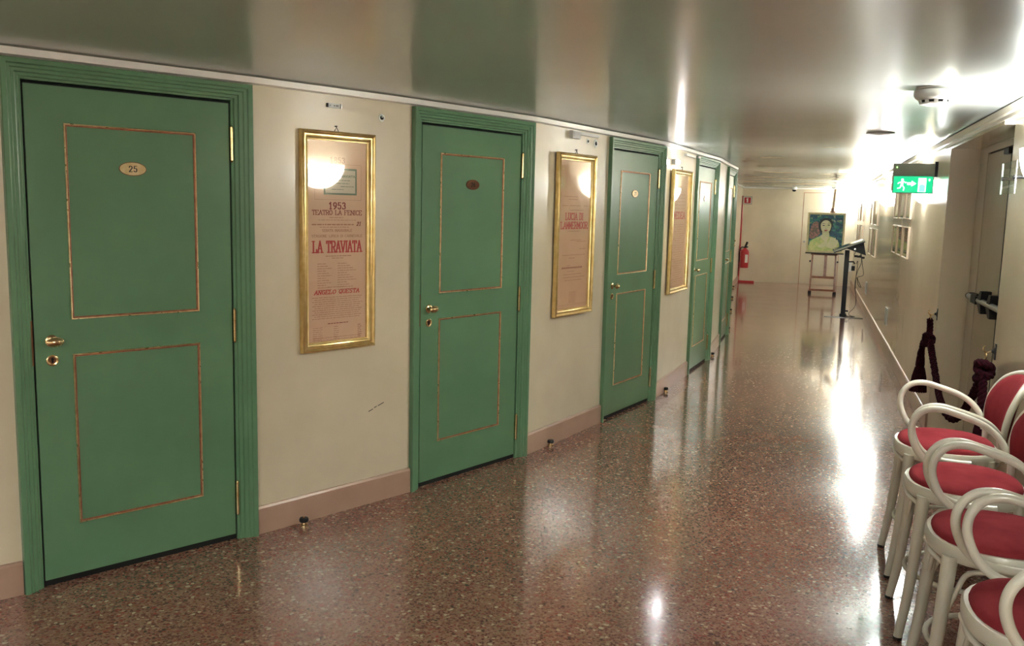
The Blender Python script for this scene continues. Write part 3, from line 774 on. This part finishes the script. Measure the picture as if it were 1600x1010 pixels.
# small framed documents on the right wall
def frame_small(s0, s1, z0, z1, label, group):
    t = thing('framed_document', rw(s1, 0, 0), RZR, label, 'picture', group); w_ = s1 - s0
    mb = MB(); mb.sweep_rect([(0, -.001), (0, -.020), (.003, -.022), (.010, -.022), (.012, -.018), (.012, -.001)], 0, w_, z0, z1); mb.build('brass_frame', 'frame_s', t)
    i = .0115
    sh = MB().box(i, w_ - i, -.006, -.001, z0 + i, z1 - i).build('document', 'card', t)
    mb = MB()
    for k in range(int((z1 - z0 - .1) / .025)): smalltext(mb, i + .05, w_ - i - .05 - .04 * (k % 3), z1 - .07 - k * .025, .006, -.0066, k + int(s0 * 10))
    tag(mb.build('small_print', 'inkf', sh), kind='stuff')
    MB().box(i, w_ - i, -.014, -.012, z0 + i, z1 - i).build('glass_pane', 'glass', t)
G1 = 'framed documents beyond the exit sign'
row = {0: 'nearest', 1: 'middle', 2: 'farthest'}
for k, (s0, s1) in enumerate(((1.22, 1.72), (1.84, 2.34), (2.46, 2.96))):
    frame_small(s0, s1, 1.168, 1.478, 'small gold-framed document, %s of the lower row of three' % row[k], G1)
    frame_small(s0, s1, 1.552, 1.862, 'small gold-framed document, %s of the upper row of three' % row[k], G1)
G2 = 'framed documents behind the lectern'
for k, (s0, s1) in enumerate(((5.75, 6.4), (6.6, 7.25))):
    frame_small(s0, s1, .965, 1.375, '%s lower gold-framed document on the wall right of the lectern' % ('nearer', 'farther')[k], G2)
    frame_small(s0, s1, 1.43, 1.80, '%s upper gold-framed document on the wall right of the lectern' % ('nearer', 'farther')[k], G2)
for k, (s0, s1) in enumerate(((9.5, 10.2), (10.6, 11.3))):
    frame_small(s0, s1, .98, 1.38, '%s lower gold-framed document on the wall beside the easel' % ('nearer', 'farther')[k], G2 + ' near the easel')
    frame_small(s0, s1, 1.45, 1.80, '%s upper gold-framed document on the wall beside the easel' % ('nearer', 'farther')[k], G2 + ' near the easel')

# wall switches
for s, z, lb in ((3.12, .40, 'white blank socket plate low on the right wall, nearer one'), (7.3, .40, 'white socket plate low on the right wall behind the lectern')):
    t = thing('socket_plate', rw(s, 0, z), RZR, lb, 'wall socket', 'socket plates low on the right wall')
    MB().box(-.13, .13, -.010, -.0005, -.10, .10).build('cover_plate', 'white', t)
    MB().box(-.115, .115, -.012, -.010, -.085, .085).build('insert', 'offw', t)

# ---------------------------------------------------------------- velvet rope
def twisted(mb, path, r, strands=3, pitch=.075, seg=7):
    P = smooth_path(path, 14); L = [0]
    for a, b in zip(P[:-1], P[1:]): L.append(L[-1] + (b - a).length)
    n = Vector((0, 0, 1))
    fr_ = []; nx = None
    for i in range(len(P)):
        T = (P[min(i + 1, len(P) - 1)] - P[max(i - 1, 0)]).normalized()
        if nx is None:
            nx = T.cross(Vector((0, 0, 1)));
            if nx.length < 1e-2: nx = T.cross(Vector((1, 0, 0)))
        nx = (nx - T * nx.dot(T)).normalized(); fr_.append((nx.copy(), T.cross(nx)))
    for s in range(strands):
        pts = []
        for i, p_ in enumerate(P):
            a_ = 2 * PI * (L[i] / pitch + s / strands)
            pts.append(p_ + (fr_[i][0] * cos(a_) + fr_[i][1] * sin(a_)) * r * .5)
        mb.tube(pts, r * .58, seg)
rope = thing('barrier_rope', rw(-1.02, -.01, .6), 0, 'dark maroon twisted rope hung across the door recess with tassels', 'rope')
O = rope.location.copy()
def rl(s, off, z): return rw(s, off, z) - O
mb = MB(); twisted(mb, [rl(-1.09, -.045, .845), rl(-1.13, -.045, .78), rl(-1.16, -.05, .715)], .022); mb.build('hanging_loop', 'rope', rope, True)
mb = MB(); twisted(mb, [rl(-1.17, -.05, .74), rl(-1.27, -.045, .66), rl(-1.45, -.04, .56), rl(-1.70, -.035, .44), rl(-2.02, -.03, .362), rl(-2.30, -.02, .37), rl(-2.55, -.01, .47), rl(-2.80, .0, .64), rl(-2.98, .0, .78), rl(-3.05, .0, .84)], .024)
mb.build('swag', 'rope', rope, True)
def knot(cs, co, cz, rr):
    mb = MB()
    for k in range(3):
        pts = []
        for i in range(13):
            a_ = 2 * PI * i / 12 + k
            pts.append(rl(cs, co, cz) + Vector((DD.x * cos(a_) * rr + NN.x * sin(a_) * rr * .7, DD.y * cos(a_) * rr + NN.y * sin(a_) * rr * .7, (k - 1) * rr * .55 + sin(a_ + k * 2) * rr * .45)))
        twisted(mb, pts[:-1] + [pts[0]], .021)
    mb.build('knot', 'rope', rope, True)
knot(-1.19, -.055, .705, .035); knot(-3.06, -.01, .80, .045)
mb = MB(); twisted(mb, [rl(-1.13, -.06, .70), rl(-1.02, -.07, .66), rl(-.98, -.07, .60), rl(-.965, -.07, .55)], .021)
mb.build('tail', 'rope', rope, True)
def tassel(s, off, z, h=.27):
    mb = MB(); c = rl(s, off, z)
    mb.lathe([(0, .05), (.020, .045), (.027, .02), (.026, 0), (.030, -.02), (.033, -.07), (.030, -.085), (.036, -.095), (.048, -.16), (.056, -h + .02), (.057, -h), (0, -h)], tuple(c), 'z', 20)
    for k in range(20):
        a_ = 2 * PI * k / 20
        mb.tube([c + Vector((.030 * cos(a_), .030 * sin(a_), -.09)), c + Vector((.046 * cos(a_), .046 * sin(a_), -.16)), c + Vector((.058 * cos(a_ + .05), .058 * sin(a_ + .05), -h - .004))], .0055, 5)
    mb.build('tassel', 'rope', rope, True)
tassel(-.95, -.07, .55)
mb = MB(); twisted(mb, [rl(-3.10, -.02, .78), rl(-3.13, -.02, .66), rl(-3.14, -.02, .55)], .022); mb.build('tail', 'rope', rope, True)
tassel(-3.14, -.02, .52)
def rope_hook(s, off, z, label):
    t = thing('rope_hook', rw(s, off, z), RZR, label, 'hook', 'hooks holding the barrier rope')
    MB().box(-.016, .016, -.006, -.0005, -.045, .040).build('back_plate', 'blackm', t)
    mb = MB(); mb.lathe([(0, 0.005), (.020, 0.005), (.020, .008), (.014, .010), (.009, .012), (.009, .020), (0, .022)], (0, 0, 0), 'y', 16); mb.build('wall_rose', 'blackm', t, True)
    pts = [(0, -.018, 0), (.0, -.035, -.008), (.0, -.052, -.004), (.0, -.060, .012), (.0, -.052, .026)]
    mb = MB(); mb.tube(smooth_path(pts, 5), .0035, 8); mb.build('hook_arm', 'brass', t, True)
    pts = [(.0 + .020 * cos(a_) , -.045 , -.030 + .022 * sin(a_)) for a_ in [2 * PI * k / 16 for k in range(16)]]
    mb = MB(); mb.tube(pts, .0028, 7, closed=True); mb.build('ring', 'brass', t, True)
rope_hook(-1.10, 0, .885, 'small dark hook on the far edge of the recess'); rope_hook(SN - .06, NEAR, .895, 'small dark hook on the near edge of the recess, above the chairs')

# ---------------------------------------------------------------- bentwood armchairs
SZ = .588
def seat_outline(k=1.0, n=40):
    pts = []
    for i in range(n):
        a_ = 2 * PI * i / n
        c, s_ = cos(a_), sin(a_)
        rx = .232 if c > 0 else .190
        ry = .232 - .028 * (1 - c) * .5
        e = 2.35
        r = 1.0 / ((abs(c) ** e + abs(s_) ** e) ** (1 / e))
        pts.append((rx * k * c * r, ry * k * s_ * r))
    return pts
def make_chair():
    t = thing('bentwood_armchair', (0, 0, 0), 0)
    # seat rim
    mb = MB(); o = seat_outline(1.0); inn = seat_outline(.90); n = len(o); z0, z1 = SZ - .048, SZ
    vs_ = [(x, y, z0 + .006) for x, y in seat_outline(.99)] + [(x, y, z0 + .016) for x, y in o] + [(x, y, z1 - .010) for x, y in o] + [(x, y, z1) for x, y in seat_outline(.975)] + [(x, y, z1) for x, y in inn] + [(x, y, z0) for x, y in inn] + [(x, y, z0) for x, y in seat_outline(.97)]
    fs = []
    for j in range(7):
        for i in range(n): fs.append((j * n + i, j * n + (i + 1) % n, ((j + 1) % 7) * n + (i + 1) % n, ((j + 1) % 7) * n + i))
    mb.add(vs_, fs); mb.build('seat_rim', 'chair', t, True)
    # cushion
    mb = MB(); vs_ = []; prof = [(.925, -.012), (.925, .002), (.91, .012), (.86, .021), (.72, .030), (.5, .036), (.25, .039)]
    for k, z in prof: vs_ += [(x, y, SZ + z) for x, y in seat_outline(k)]
    fs = []
    for j in range(len(prof) - 1):
        for i in range(n): fs.append((j * n + i, j * n + (i + 1) % n, (j + 1) * n + (i + 1) % n, (j + 1) * n + i))
    vs_.append((0, 0, SZ + .040)); vs_.append((0, 0, SZ - .012))
    e = (len(prof) - 1) * n
    for i in range(n): fs.append((e + i, e + (i + 1) % n, len(vs_) - 2)); fs.append(((i + 1) % n, i, len(vs_) - 1))
    mb.add(vs_, fs); mb.build('seat_cushion', 'velvet', t, True)
    # front legs
    for sy in (1, -1):
        mb = MB(); P = [(.178, .158 * sy, SZ - .03), (.188, .166 * sy, .40), (.206, .178 * sy, .18), (.230, .192 * sy, .008)]
        mb.tube(smooth_path(P, 4), [.0245 - .0085 * k / 12 for k in range(13)], 12)
        lg = mb.build('leg', 'chair', t, True)
        mb = MB(); mb.lathe([(0, 0), (.016, 0), (.0175, .012), (0, .012)], (.2305, .1925 * sy, 0), 'z', 12); mb.build('foot_cap', 'black', lg)
    # back hoop with the rear legs in one bend
    zt = .94
    for sy in (1, -1):
        mb = MB(); P = [(-.140, .145 * sy, SZ - .03), (-.155, .155 * sy, .40), (-.175, .165 * sy, .18), (-.205, .178 * sy, .008)]
        mb.tube(smooth_path(P, 4), [.019 - .006 * k / 12 for k in range(13)], 12)
        lg = mb.build('leg', 'chair', t, True)
        mb = MB(); mb.lathe([(0, 0), (.013, 0), (.0145, .012), (0, .012)], (-.2055, .1783 * sy, 0), 'z', 12); mb.build('foot_cap', 'black', lg)
    def bx(y, z): return -.200 - (z - SZ) * .22 + 1.7 * y * y
    def hoop(k, dz=0):
        pts = []
        for y, z in [(-.155, SZ - .02), (-.182, .65), (-.203, .73), (-.203, .80), (-.168, .872), (-.09, .912), (0, .922), (.09, .912), (.168, .872), (.203, .80), (.203, .73), (.182, .65), (.155, SZ - .02)]:
            x = bx(y, z) - .012
            pts.append((x, y, z))
        return pts
    mb = MB(); hp = smooth_path(hoop(1), 5); mb.tube(hp, .0145, 12); mb.build('back_hoop', 'chair', t, True)
    # padded back
    mb = MB()
    ring = smooth_path([(y, z) + (0,) for y, z in [(-.150, .640), (-.180, .685), (-.197, .74), (-.195, .80), (-.160, .868), (-.09, .906), (0, .916), (.09, .906), (.160, .868), (.195, .80), (.197, .74), (.180, .685), (.150, .640), (.08, .626), (0, .622), (-.08, .626)]], 3, closed=True)
    m_ = len(ring); cy, cz = 0, .765
    vs_ = []; lv = [(1.0, -.010), (1.0, .006), (.95, .016), (.8, .023), (.5, .028), (.2, .030)]
    for k, th in lv:
        for p in ring:
            y = p.x * k; z = cz + (p.y - cz) * k; vs_.append((bx(y, z) + th, y, z))
    fs = []
    for j in range(len(lv) - 1):
        for i in range(m_): fs.append((j * m_ + i, j * m_ + (i + 1) % m_, (j + 1) * m_ + (i + 1) % m_, (j + 1) * m_ + i))
    vs_.append((bx(0, cz) + .030, 0, cz)); vs_.append((bx(0, cz) - .012, 0, cz)); e = (len(lv) - 1) * m_
    for i in range(m_): fs.append((e + i, e + (i + 1) % m_, len(vs_) - 2)); fs.append(((i + 1) % m_, i, len(vs_) - 1))
    mb.add(vs_, fs); mb.build('back_cushion', 'velvet', t, True)
    # arms: from the hoop forward, looping down and back beside the seat
    for sy in (1, -1):
        P = [(-.165, .200, .625), (-.140, .232, .700), (-.075, .262, .757), (.04, .274, .795), (.10, .276, .805), (.150, .275, .792), (.184, .273, .750), (.190, .268, .695), (.168, .260, .635), (.13, .252, .592), (.08, .246, .570), (.0, .243, .562), (-.05, .238, .562)]
        mb = MB(); mb.tube(smooth_path([(x, y * sy, z) for x, y, z in P], 6), .0140, 12); mb.build('arm', 'chair', t, True)
    # arched brackets under the seat between neighbouring legs
    def leg_at(sx, sy, z):
        if sx > 0: P = [(.178, .158), (.188, .166), (.206, .178), (.230, .192)]
        else: P = [(-.140, .145), (-.155, .155), (-.175, .165), (-.205, .178)]
        Z = [SZ - .03, .40, .18, .008]
        for k in range(3):
            if Z[k] >= z >= Z[k + 1]:
                u = (Z[k] - z) / (Z[k] - Z[k + 1]); return Vector((P[k][0] + (P[k + 1][0] - P[k][0]) * u, (P[k][1] + (P[k + 1][1] - P[k][1]) * u) * sy, z))
    mb_pairs = [((1, 1), (1, -1)), ((1, -1), (-1, -1)), ((-1, -1), (-1, 1)), ((-1, 1), (1, 1))]
    for pa, pb_ in mb_pairs:
        a, b = leg_at(*pa, .33), leg_at(*pb_, .33); a2, b2 = leg_at(*pa, .44), leg_at(*pb_, .44)
        mid = (a + b) / 2
        out = Vector((mid.x, mid.y, 0)).normalized()
        top = SZ - .058
        pts = [a, a2.lerp(b2, .09), leg_at(*pa, .50).lerp(leg_at(*pb_, .50), .16), (a2.lerp(b2, .3)) * 1, a2.lerp(b2, .5), a2.lerp(b2, .7), leg_at(*pb_, .50).lerp(leg_at(*pa, .50), .16), b2.lerp(a2, .09), b]
        for q in (3, 4, 5): pts[q] = Vector((pts[q].x, pts[q].y, top)) + out * .035
        mb = MB(); mb.tube(smooth_path(pts, 5), .0085, 9); mb.build('bracket', 'chair', t, True)
    # hoop stretcher
    pts = [(.205 * cos(a_) * (1.0 if cos(a_) > 0 else .95), .20 * sin(a_), .225) for a_ in [2 * PI * k / 36 for k in range(36)]]
    mb = MB(); mb.tube(pts, .0095, 9, closed=True); mb.build('hoop_stretcher', 'chair', t, True)
    return t
ch0 = make_chair()
cl = ['farthest bentwood armchair, in front of the barrier rope', 'second farthest bentwood armchair, between the farthest one and the third', 'second nearest bentwood armchair, its seat fully above the nearest seat', 'nearest bentwood armchair, cut off by the lower right corner']
for k, (s, o_) in enumerate(((-3.87, -.262), (-4.48, -.272), (-5.08, -.262), (-5.68, -.24))):
    o = ch0 if k == 0 else copy_tree(ch0)
    o.location = rw(s, o_); o.rotation_euler = (0, 0, AR + PI / 2)
    tag(o, cl[k] + ', ivory frame and rose velvet' , 'chair', 'ivory bentwood armchairs along the right wall')

# ---------------------------------------------------------------- lectern with screen
lo = rw(6.57, -.355)
t = thing('screen_lectern', lo, RZE, 'black information lectern with tilted screen on a slim pole', 'lectern')
MB().box(-.285, .285, -.24, .30, 0, .010).build('base_plate', 'plate_g', t)
mb = MB().box(-.034, .034, -.030, .030, .012, 1.03); mb.build('pole', 'blackm', t)
mb = MB(); mb.box(-.05, .05, -.045, .045, .012, .035); mb.box(.03, .075, -.03, .01, .07, .095); mb.build('foot_clamp', 'black', t)
ang = math.atan2(.175, .42)
mt = Matrix.Translation((-.205, 0, 1.005)) @ Matrix.Rotation(-ang, 4, 'Y')
mb = MB(); mb.box(0, .47, -.30, .30, -.018, .022, mt); s_ = mb.build('screen', 'black', t)
mb = MB(); mb.box(.02, .45, -.28, .28, .0222, .024, mt); mb.build('screen_glass', 'plate_g', s_)
mb = MB(); mb.box(-.002, .47, -.3025, -.30, -.004, .020, mt); mb.build('silver_edge', 'grey', s_)
mb = MB(); mb.add([(-.02, -.2, 1.06), (.22, -.2, 1.155), (.262, -.2, .965), (-.02, .2, 1.06), (.22, .2, 1.155), (.262, .2, .965)], [(0, 1, 2), (5, 4, 3), (0, 3, 4, 1), (1, 4, 5, 2), (2, 5, 3, 0)])
mb.build('rear_housing', 'blackm', t)
mb = MB(); mb.lathe([(0, 0), (.014, 0), (.014, .004), (0, .005)], (.10, -.2, 1.055), 'y', 14); mb.build('lock', 'chrome', t)
MB().box(.036, .075, -.025, .02, .70, .84).build('white_adapter', 'offw', t)
MB().box(.075, .125, -.03, .02, .715, .79).build('black_adapter', 'black', t)
mb = MB(); mb.tube([(.03, 0, .85), (.10, -.01, .855), (.12, -.01, .82)], .012, 8); mb.build('cable_clip', 'black', t)
mb = MB()
for P in ([(.12, -.1, 1.02), (.10, -.11, .96), (.15, -.11, .93), (.19, -.1, .97), (.15, -.1, .93)], [(.19, -.1, 1.0), (.21, -.1, .85), (.16, -.1, .70), (.14, -.1, .50), (.17, -.1, .30), (.16, -.1, .16), (.08, -.12, .06), (.12, -.13, .02), (.17, -.12, .013), (.06, -.12, .013), (.04, -.05, .05)],
          [(.20, -.1, .98), (.23, -.1, .80), (.25, -.1, .66), (.17, -.1, .62), (.21, -.1, .52), (.23, -.1, .47), (.19, -.1, .50), (.16, -.1, .62)], [(.14, -.02, .82), (.16, -.05, .86), (.15, -.05, .60), (.155, -.06, .4)]):
    mb.tube(smooth_path(P, 6), .0045, 6)
mb.build('cables', 'black', t)
mb = MB()
for x, z in ((.10, .95), (.15, .945), (.20, .93)): mb.box(x, x + .05, -.12, -.08, z - .02, z + .012)
mb.build('cable_bundle', 'black', t)

# ---------------------------------------------------------------- easel and painting
eo = rw(10.45, -.63)
t = thing('studio_easel', eo, RZE, 'wooden studio easel holding the portrait at the far end', 'easel')
X = .232
for sx in (-1, 1):
    MB().bar((sx * X, -.10, .045), (sx * X, .42, .045), .05, .05).build('foot_runner', 'wood', t)
    MB().bar((sx * X, -.06, .06), (sx * X * .93, .20, .80), .03, .04, up=Vector((0, 1, 0))).build('upright', 'wood', t)
    MB().bar((sx * X, .38, .06), (sx * X * .93, .20, .80), .024, .03, up=Vector((0, 1, 0))).build('rear_strut', 'wood', t)
    mb = MB(); mb.lathe([(0, 0), (.018, 0), (.018, .03), (0, .032)], (0, 0, 0), 'x', 10); mb.v = [(sx * (X + .012) + sx * v[0] * 1.0, .14 + v[1], .63 + v[2]) for v in mb.v]; mb.build('wing_nut', 'black', t)
    mb = MB().box(sx * X - .03, sx * X + .03, -.12, -.06, 0, .05); mb.build('foot_block', 'black', t)
MB().box(-X, X, -.075, -.045, .055, .095).build('base_rail', 'wood', t)
MB().box(-X, X, .02, .05, .30, .345).build('cross_rail', 'wood', t)
MB().box(-.25, .25, .17, .21, .755, .80).build('top_rail', 'wood', t)
mb = MB().bar((0.035, .05, .33), (0.035, .20, .78), .05, .025, up=Vector((0, 1, 0))); mb.build('lower_mast', 'wood', t)
MB().box(-.36, .36, .08, .17, .785, .803).build('tray', 'blackm', t)
mb = MB().bar((.06, .22, .78), (.13, .40, 2.07), .045, .028, up=Vector((0, 1, 0))); mb.build('mast', 'woodp', t)
mb = MB(); mb.box(.055, .155, .24, .36, 1.60, 1.63); mb.box(.075, .130, .26, .35, 1.63, 1.69); mb.build('top_clamp', 'wood', t)

lean = rad(9)
pm = Matrix.Translation((0, .13, .803)) @ Matrix.Rotation(-lean, 4, 'X')
t = thing('portrait_painting', rw(10.45, -.63), RZE, 'portrait of a dark-haired woman in a pale frame standing on the easel', 'painting')
PW, PH = .355, .80
for m_ in ('teal_ground', ):
    mm = mat('painted_teal_foliage', (.03, .12, .11), .6)
    n, l, b = nodes(mm); tc = n.new('ShaderNodeTexCoord')
    v = n.new('ShaderNodeTexVoronoi'); v.inputs['Scale'].default_value = 26; l.new(tc.outputs['Object'], v.inputs['Vector'])
    sp_ = n.new('ShaderNodeSeparateColor'); l.new(v.outputs['Color'], sp_.inputs[0])
    r = n.new('ShaderNodeValToRGB'); r.color_ramp.interpolation = 'CONSTANT'
    e = r.color_ramp.elements; e[0].color = (.015, .06, .09, 1); e[1].position = .3; e[1].color = (.03, .16, .13, 1)
    for p_, c_ in ((.55, (.02, .09, .14)), (.75, (.06, .24, .16)), (.88, (.20, .30, .16)), (.94, (.30, .34, .30))): k = e.new(p_); k.color = (*c_, 1)
    l.new(sp_.outputs[0], r.inputs['Fac']); l.new(r.outputs['Color'], b.inputs['Base Color']); M['teal'] = mm
M['pinkf'] = noise_tint(mat('painted_pink_blossom', (.3, .1, .1), .6), (.12, .10, .06), (.42, .17, .15), 30, 3, .4, .6)
M['skin'] = noise_tint(mat('painted_pale_skin', (.62, .60, .34), .6), (.56, .56, .30), (.68, .62, .40), 9, 3)
M['dress'] = noise_tint(mat('painted_yellow_green', (.5, .5, .18), .6), (.36, .46, .14), (.60, .58, .24), 14, 4)
M['hair'] = mat('painted_dark_hair', (.02, .025, .02), .6)
M['lip'] = mat('painted_red_lips', (.35, .02, .03), .6)
M['frame_p'] = noise_tint(mat('pale_yellow_frame', (.6, .52, .26), .5), (.56, .48, .25), (.66, .57, .31), 14, 3)
mb = MB(); mb.sweep_rect([(0, .0), (0, -.025), (.035, -.028), (.04, -.016), (.04, 0)], -PW, PW, 0, PH); mb.build('picture_frame', 'frame_p', t, mtx=pm)
cv = MB().box(-PW + .03, PW - .03, -.012, -.002, .03, PH - .03).build('canvas', 'teal', t, mtx=pm)
def paint(name, m_, polys, y):
    mb = MB()
    for p_ in polys: mb.prism(p_, y, y + .0015, 'xz')
    mb.build(name, m_, cv, mtx=pm)
def sm(pts, n=5): return [(p.x, p.y) for p in smooth_path([(a, b, 0) for a, b in pts], n, closed=True)]
paint('blossom', 'pinkf', [sm([(-.31, .30), (-.30, .42), (-.27, .56), (-.20, .62), (-.12, .58), (-.10, .42), (-.14, .34), (-.24, .28)])], -.0135)
paint('dark_hair', 'hair', [sm([(-.13, .46), (-.145, .56), (-.10, .66), (-.01, .70), (.08, .675), (.125, .59), (.115, .50), (.09, .42), (.07, .36), (-.02, .40), (-.08, .40)])], -.0150)
paint('shoulders', 'dress', [sm([(-.32, .035), (-.30, .16), (-.27, .24), (-.18, .29), (-.06, .335), (.02, .30), (.10, .33), (.18, .29), (.25, .22), (.27, .12), (.28, .035), (0, .04)], 4)], -.0160)
paint('face_and_neck', 'skin', [sm([(-.10, .52), (-.095, .59), (-.04, .645), (.03, .645), (.085, .59), (.095, .52), (.07, .44), (.02, .395), (-.03, .395), (-.08, .45)]), sm([(-.06, .45), (-.065, .36), (-.10, .31), (-.02, .25), (.06, .30), (.055, .42)])], -.0175)
paint('folded_hands', 'skin', [sm([(.02, .12), (.06, .22), (.10, .31), (.13, .30), (.14, .32), (.165, .30), (.19, .31), (.20, .27), (.235, .26), (.23, .18), (.17, .10)]), sm([(-.14, .13), (-.04, .20), (.00, .29), (.03, .30), (.04, .25), (.03, .16), (-.04, .10)])], -.0185)
paint('painted_features', 'hair', [ell(-.048, .545, .024, .009, 12), ell(.047, .555, .024, .009, 12), sm([(-.085, .570), (-.05, .592), (-.015, .575), (-.05, .583)], 3), sm([(.02, .582), (.055, .602), (.088, .585), (.055, .593)], 3), ell(-.004, .487, .012, .004, 8)], -.0190)
paint('painted_lips', 'lip', [sm([(-.034, .450), (-.015, .462), (0, .458), (.015, .464), (.034, .455), (.0, .438)], 3)], -.0192)

# ---------------------------------------------------------------- extinguisher stand
t = thing('extinguisher_stand', rw(12.45, -2.31), RZE, 'red extinguisher stand with pole and floor bar at the far left corner', 'stand')
mb = MB(); mb.tube([(-.09, 0, .02), (-.09, 0, 1.93)], .016, 12); mb.build('pole', 'red', t, True)
mb = MB().box(-.12, .26, -.09, -.03, 0, .04); mb.box(-.12, -.06, -.09, .12, 0, .04); mb.build('base', 'red', t)
p = MB().box(-.085, .115, -.024, -.016, 1.74, 1.92).build('sign_plate', 'offw', t)
mb = MB(); mb.sweep_rect([(0, -.0255), (.016, -.0255)], -.085, .115, 1.74, 1.92); mb.build('sign_border', 'grey', p)
MB().box(-.055, .085, -.0265, -.024, 1.765, 1.895).build('sign_field', 'redsign', p)
mb = MB(); mb.prism([(0, 1.785), (.03, 1.785), (.03, 1.85), (.022, 1.862), (.022, 1.872), (.04, 1.868), (.04, 1.878), (.0, 1.880), (-.012, 1.84), (-.006, 1.838), (.006, 1.866), (0, 1.85)], -.0275, -.0265, 'xz'); mb.build('extinguisher_symbol', 'offw', p)
MB().box(-.10, -.01, -.05, -.01, .70, .73).build('hanger', 'red', t)
t = thing('fire_extinguisher', rw(12.45, -2.31, .33), RZE, 'red fire extinguisher with black handle hanging on the stand', 'fire extinguisher')
mb = MB(); mb.lathe([(0, 0), (.085, 0), (.092, .02), (.092, .34), (.082, .39), (.05, .42), (.028, .435), (.028, .45), (0, .45)], (.03, -.115, 0), 'z', 24); mb.build('cylinder', 'red', t, True)
mb = MB(); mb.box(.045, .105, -.2085, -.195, .12, .30); mb.build('label_sticker', 'offw', t)
mb = MB(); mb.bar((.03, -.115, .46), (.075, -.13, .58), .03, .04); mb.bar((.0, -.115, .45), (.09, -.13, .47), .03, .03); mb.build('handle', 'black', t)
mb = MB(); mb.tube(smooth_path([(.03, -.13, .45), (-.04, -.16, .46), (-.085, -.15, .36), (-.08, -.15, .12)], 6), .011, 8); mb.build('hose', 'black', t, True)

# ---------------------------------------------------------------- ceiling fittings
for k, (x, y, lb) in enumerate(((-1.5, -.5, 'unseen square fill panel added just behind the viewer'), (-3.3, .3, 'unseen square fill panel added to the left behind the viewer'), (-2.6, -2.2, 'unseen square fill panel added farthest behind the viewer'))):
    t = thing('added_fill_panel', (x, y, HC), rad(40), lb, 'added fill light', 'fill light panels added behind the viewer')  # unseen panels added as fill for the near doors and chairs
    mb = MB(); mb.sweep_rect([(0, 0), (0, -.02), (.03, -.02), (.03, 0)], -.4, .4, -.4, .4); mb.v = [(v[0], v[2], v[1]) for v in mb.v]; mb.build('frame', 'white', t)
    MB().box(-.37, .37, -.37, .37, -.014, -.002).build('diffuser', 'panel', t)
def at_px(x, y, z):
    X_ = (x - 800) / 1384.35; Y_ = -(y - 505) / 1384.35
    d = F + R * X_ + U * Y_; k = (z - CAMH) / d.z
    return Vector((d.x * k, d.y * k, z))
t = thing('smoke_detector', (1.80, 3.925, HC), 0, 'round white smoke detector on the ceiling nearest the viewer', 'smoke detector')
mb = MB(); mb.lathe([(0, 0), (.078, 0), (.078, -.006), (.070, -.007)], seg=36); mb.build('base', 'white', t, True)
mb = MB(); mb.lathe([(.070, -.008), (.083, -.010), (.085, -.020), (.084, -.032), (.078, -.042), (.068, -.050), (.06, -.052)], seg=36); mb.build('body', 'white', t, True)
mb = MB(); mb.lathe([(.056, -.048), (.056, -.062), (0, -.062)], seg=24); mb.build('dark_vents', 'black', t, True)
mb = MB()
for k in range(10):
    a_ = 2 * PI * k / 10
    mb.bar((.062 * cos(a_), .062 * sin(a_), -.049), (.057 * cos(a_), .057 * sin(a_), -.066), .016, .003)
mb.build('vent_ribs', 'white', t)
mb = MB(); mb.lathe([(.059, -.063), (.056, -.069), (.035, -.074), (0, -.075)], seg=32); mb.build('cap', 'white', t, True)
t = thing('ceiling_speaker', (2.462, 6.12, HC), 0, 'flat grey ring fitting flush in the ceiling beyond the detector', 'ceiling fitting')
mb = MB(); mb.lathe([(.055, 0), (.092, 0), (.090, -.005), (.070, -.008), (.056, -.006)], seg=32); mb.build('ring', 'steel', t, True)
mb = MB(); mb.lathe([(.056, -.002), (.056, -.006), (.03, -.010), (0, -.011)], seg=24); mb.build('diffuser', 'white', t, True)
t = thing('security_camera', rw(12.62, -1.32, HC - .055), RZE, 'small white dome camera at the top of the far end wall', 'security camera')
mb = MB(); mb.lathe([(0, .055), (.055, .055), (.055, .015), (.048, 0)], seg=22); mb.build('housing', 'white', t, True)
mb = MB(); mb.lathe([(.045, .004), (.042, -.02), (.03, -.036), (0, -.045)], seg=20); mb.build('dome', 'black', t, True)
t = thing('ceiling_sensor', rw(12.0, -.50, HC), 0, 'tiny white disc sensor on the ceiling above the easel', 'sensor')
mb = MB(); mb.lathe([(0, 0), (.05, 0), (.05, -.02), (.035, -.035), (0, -.04)], seg=18); mb.build('body', 'white', t, True)
mb = MB(); mb.lathe([(0, -.038), (.012, -.038), (.010, -.044), (0, -.045)], seg=10); mb.build('lens', 'black', t, True)
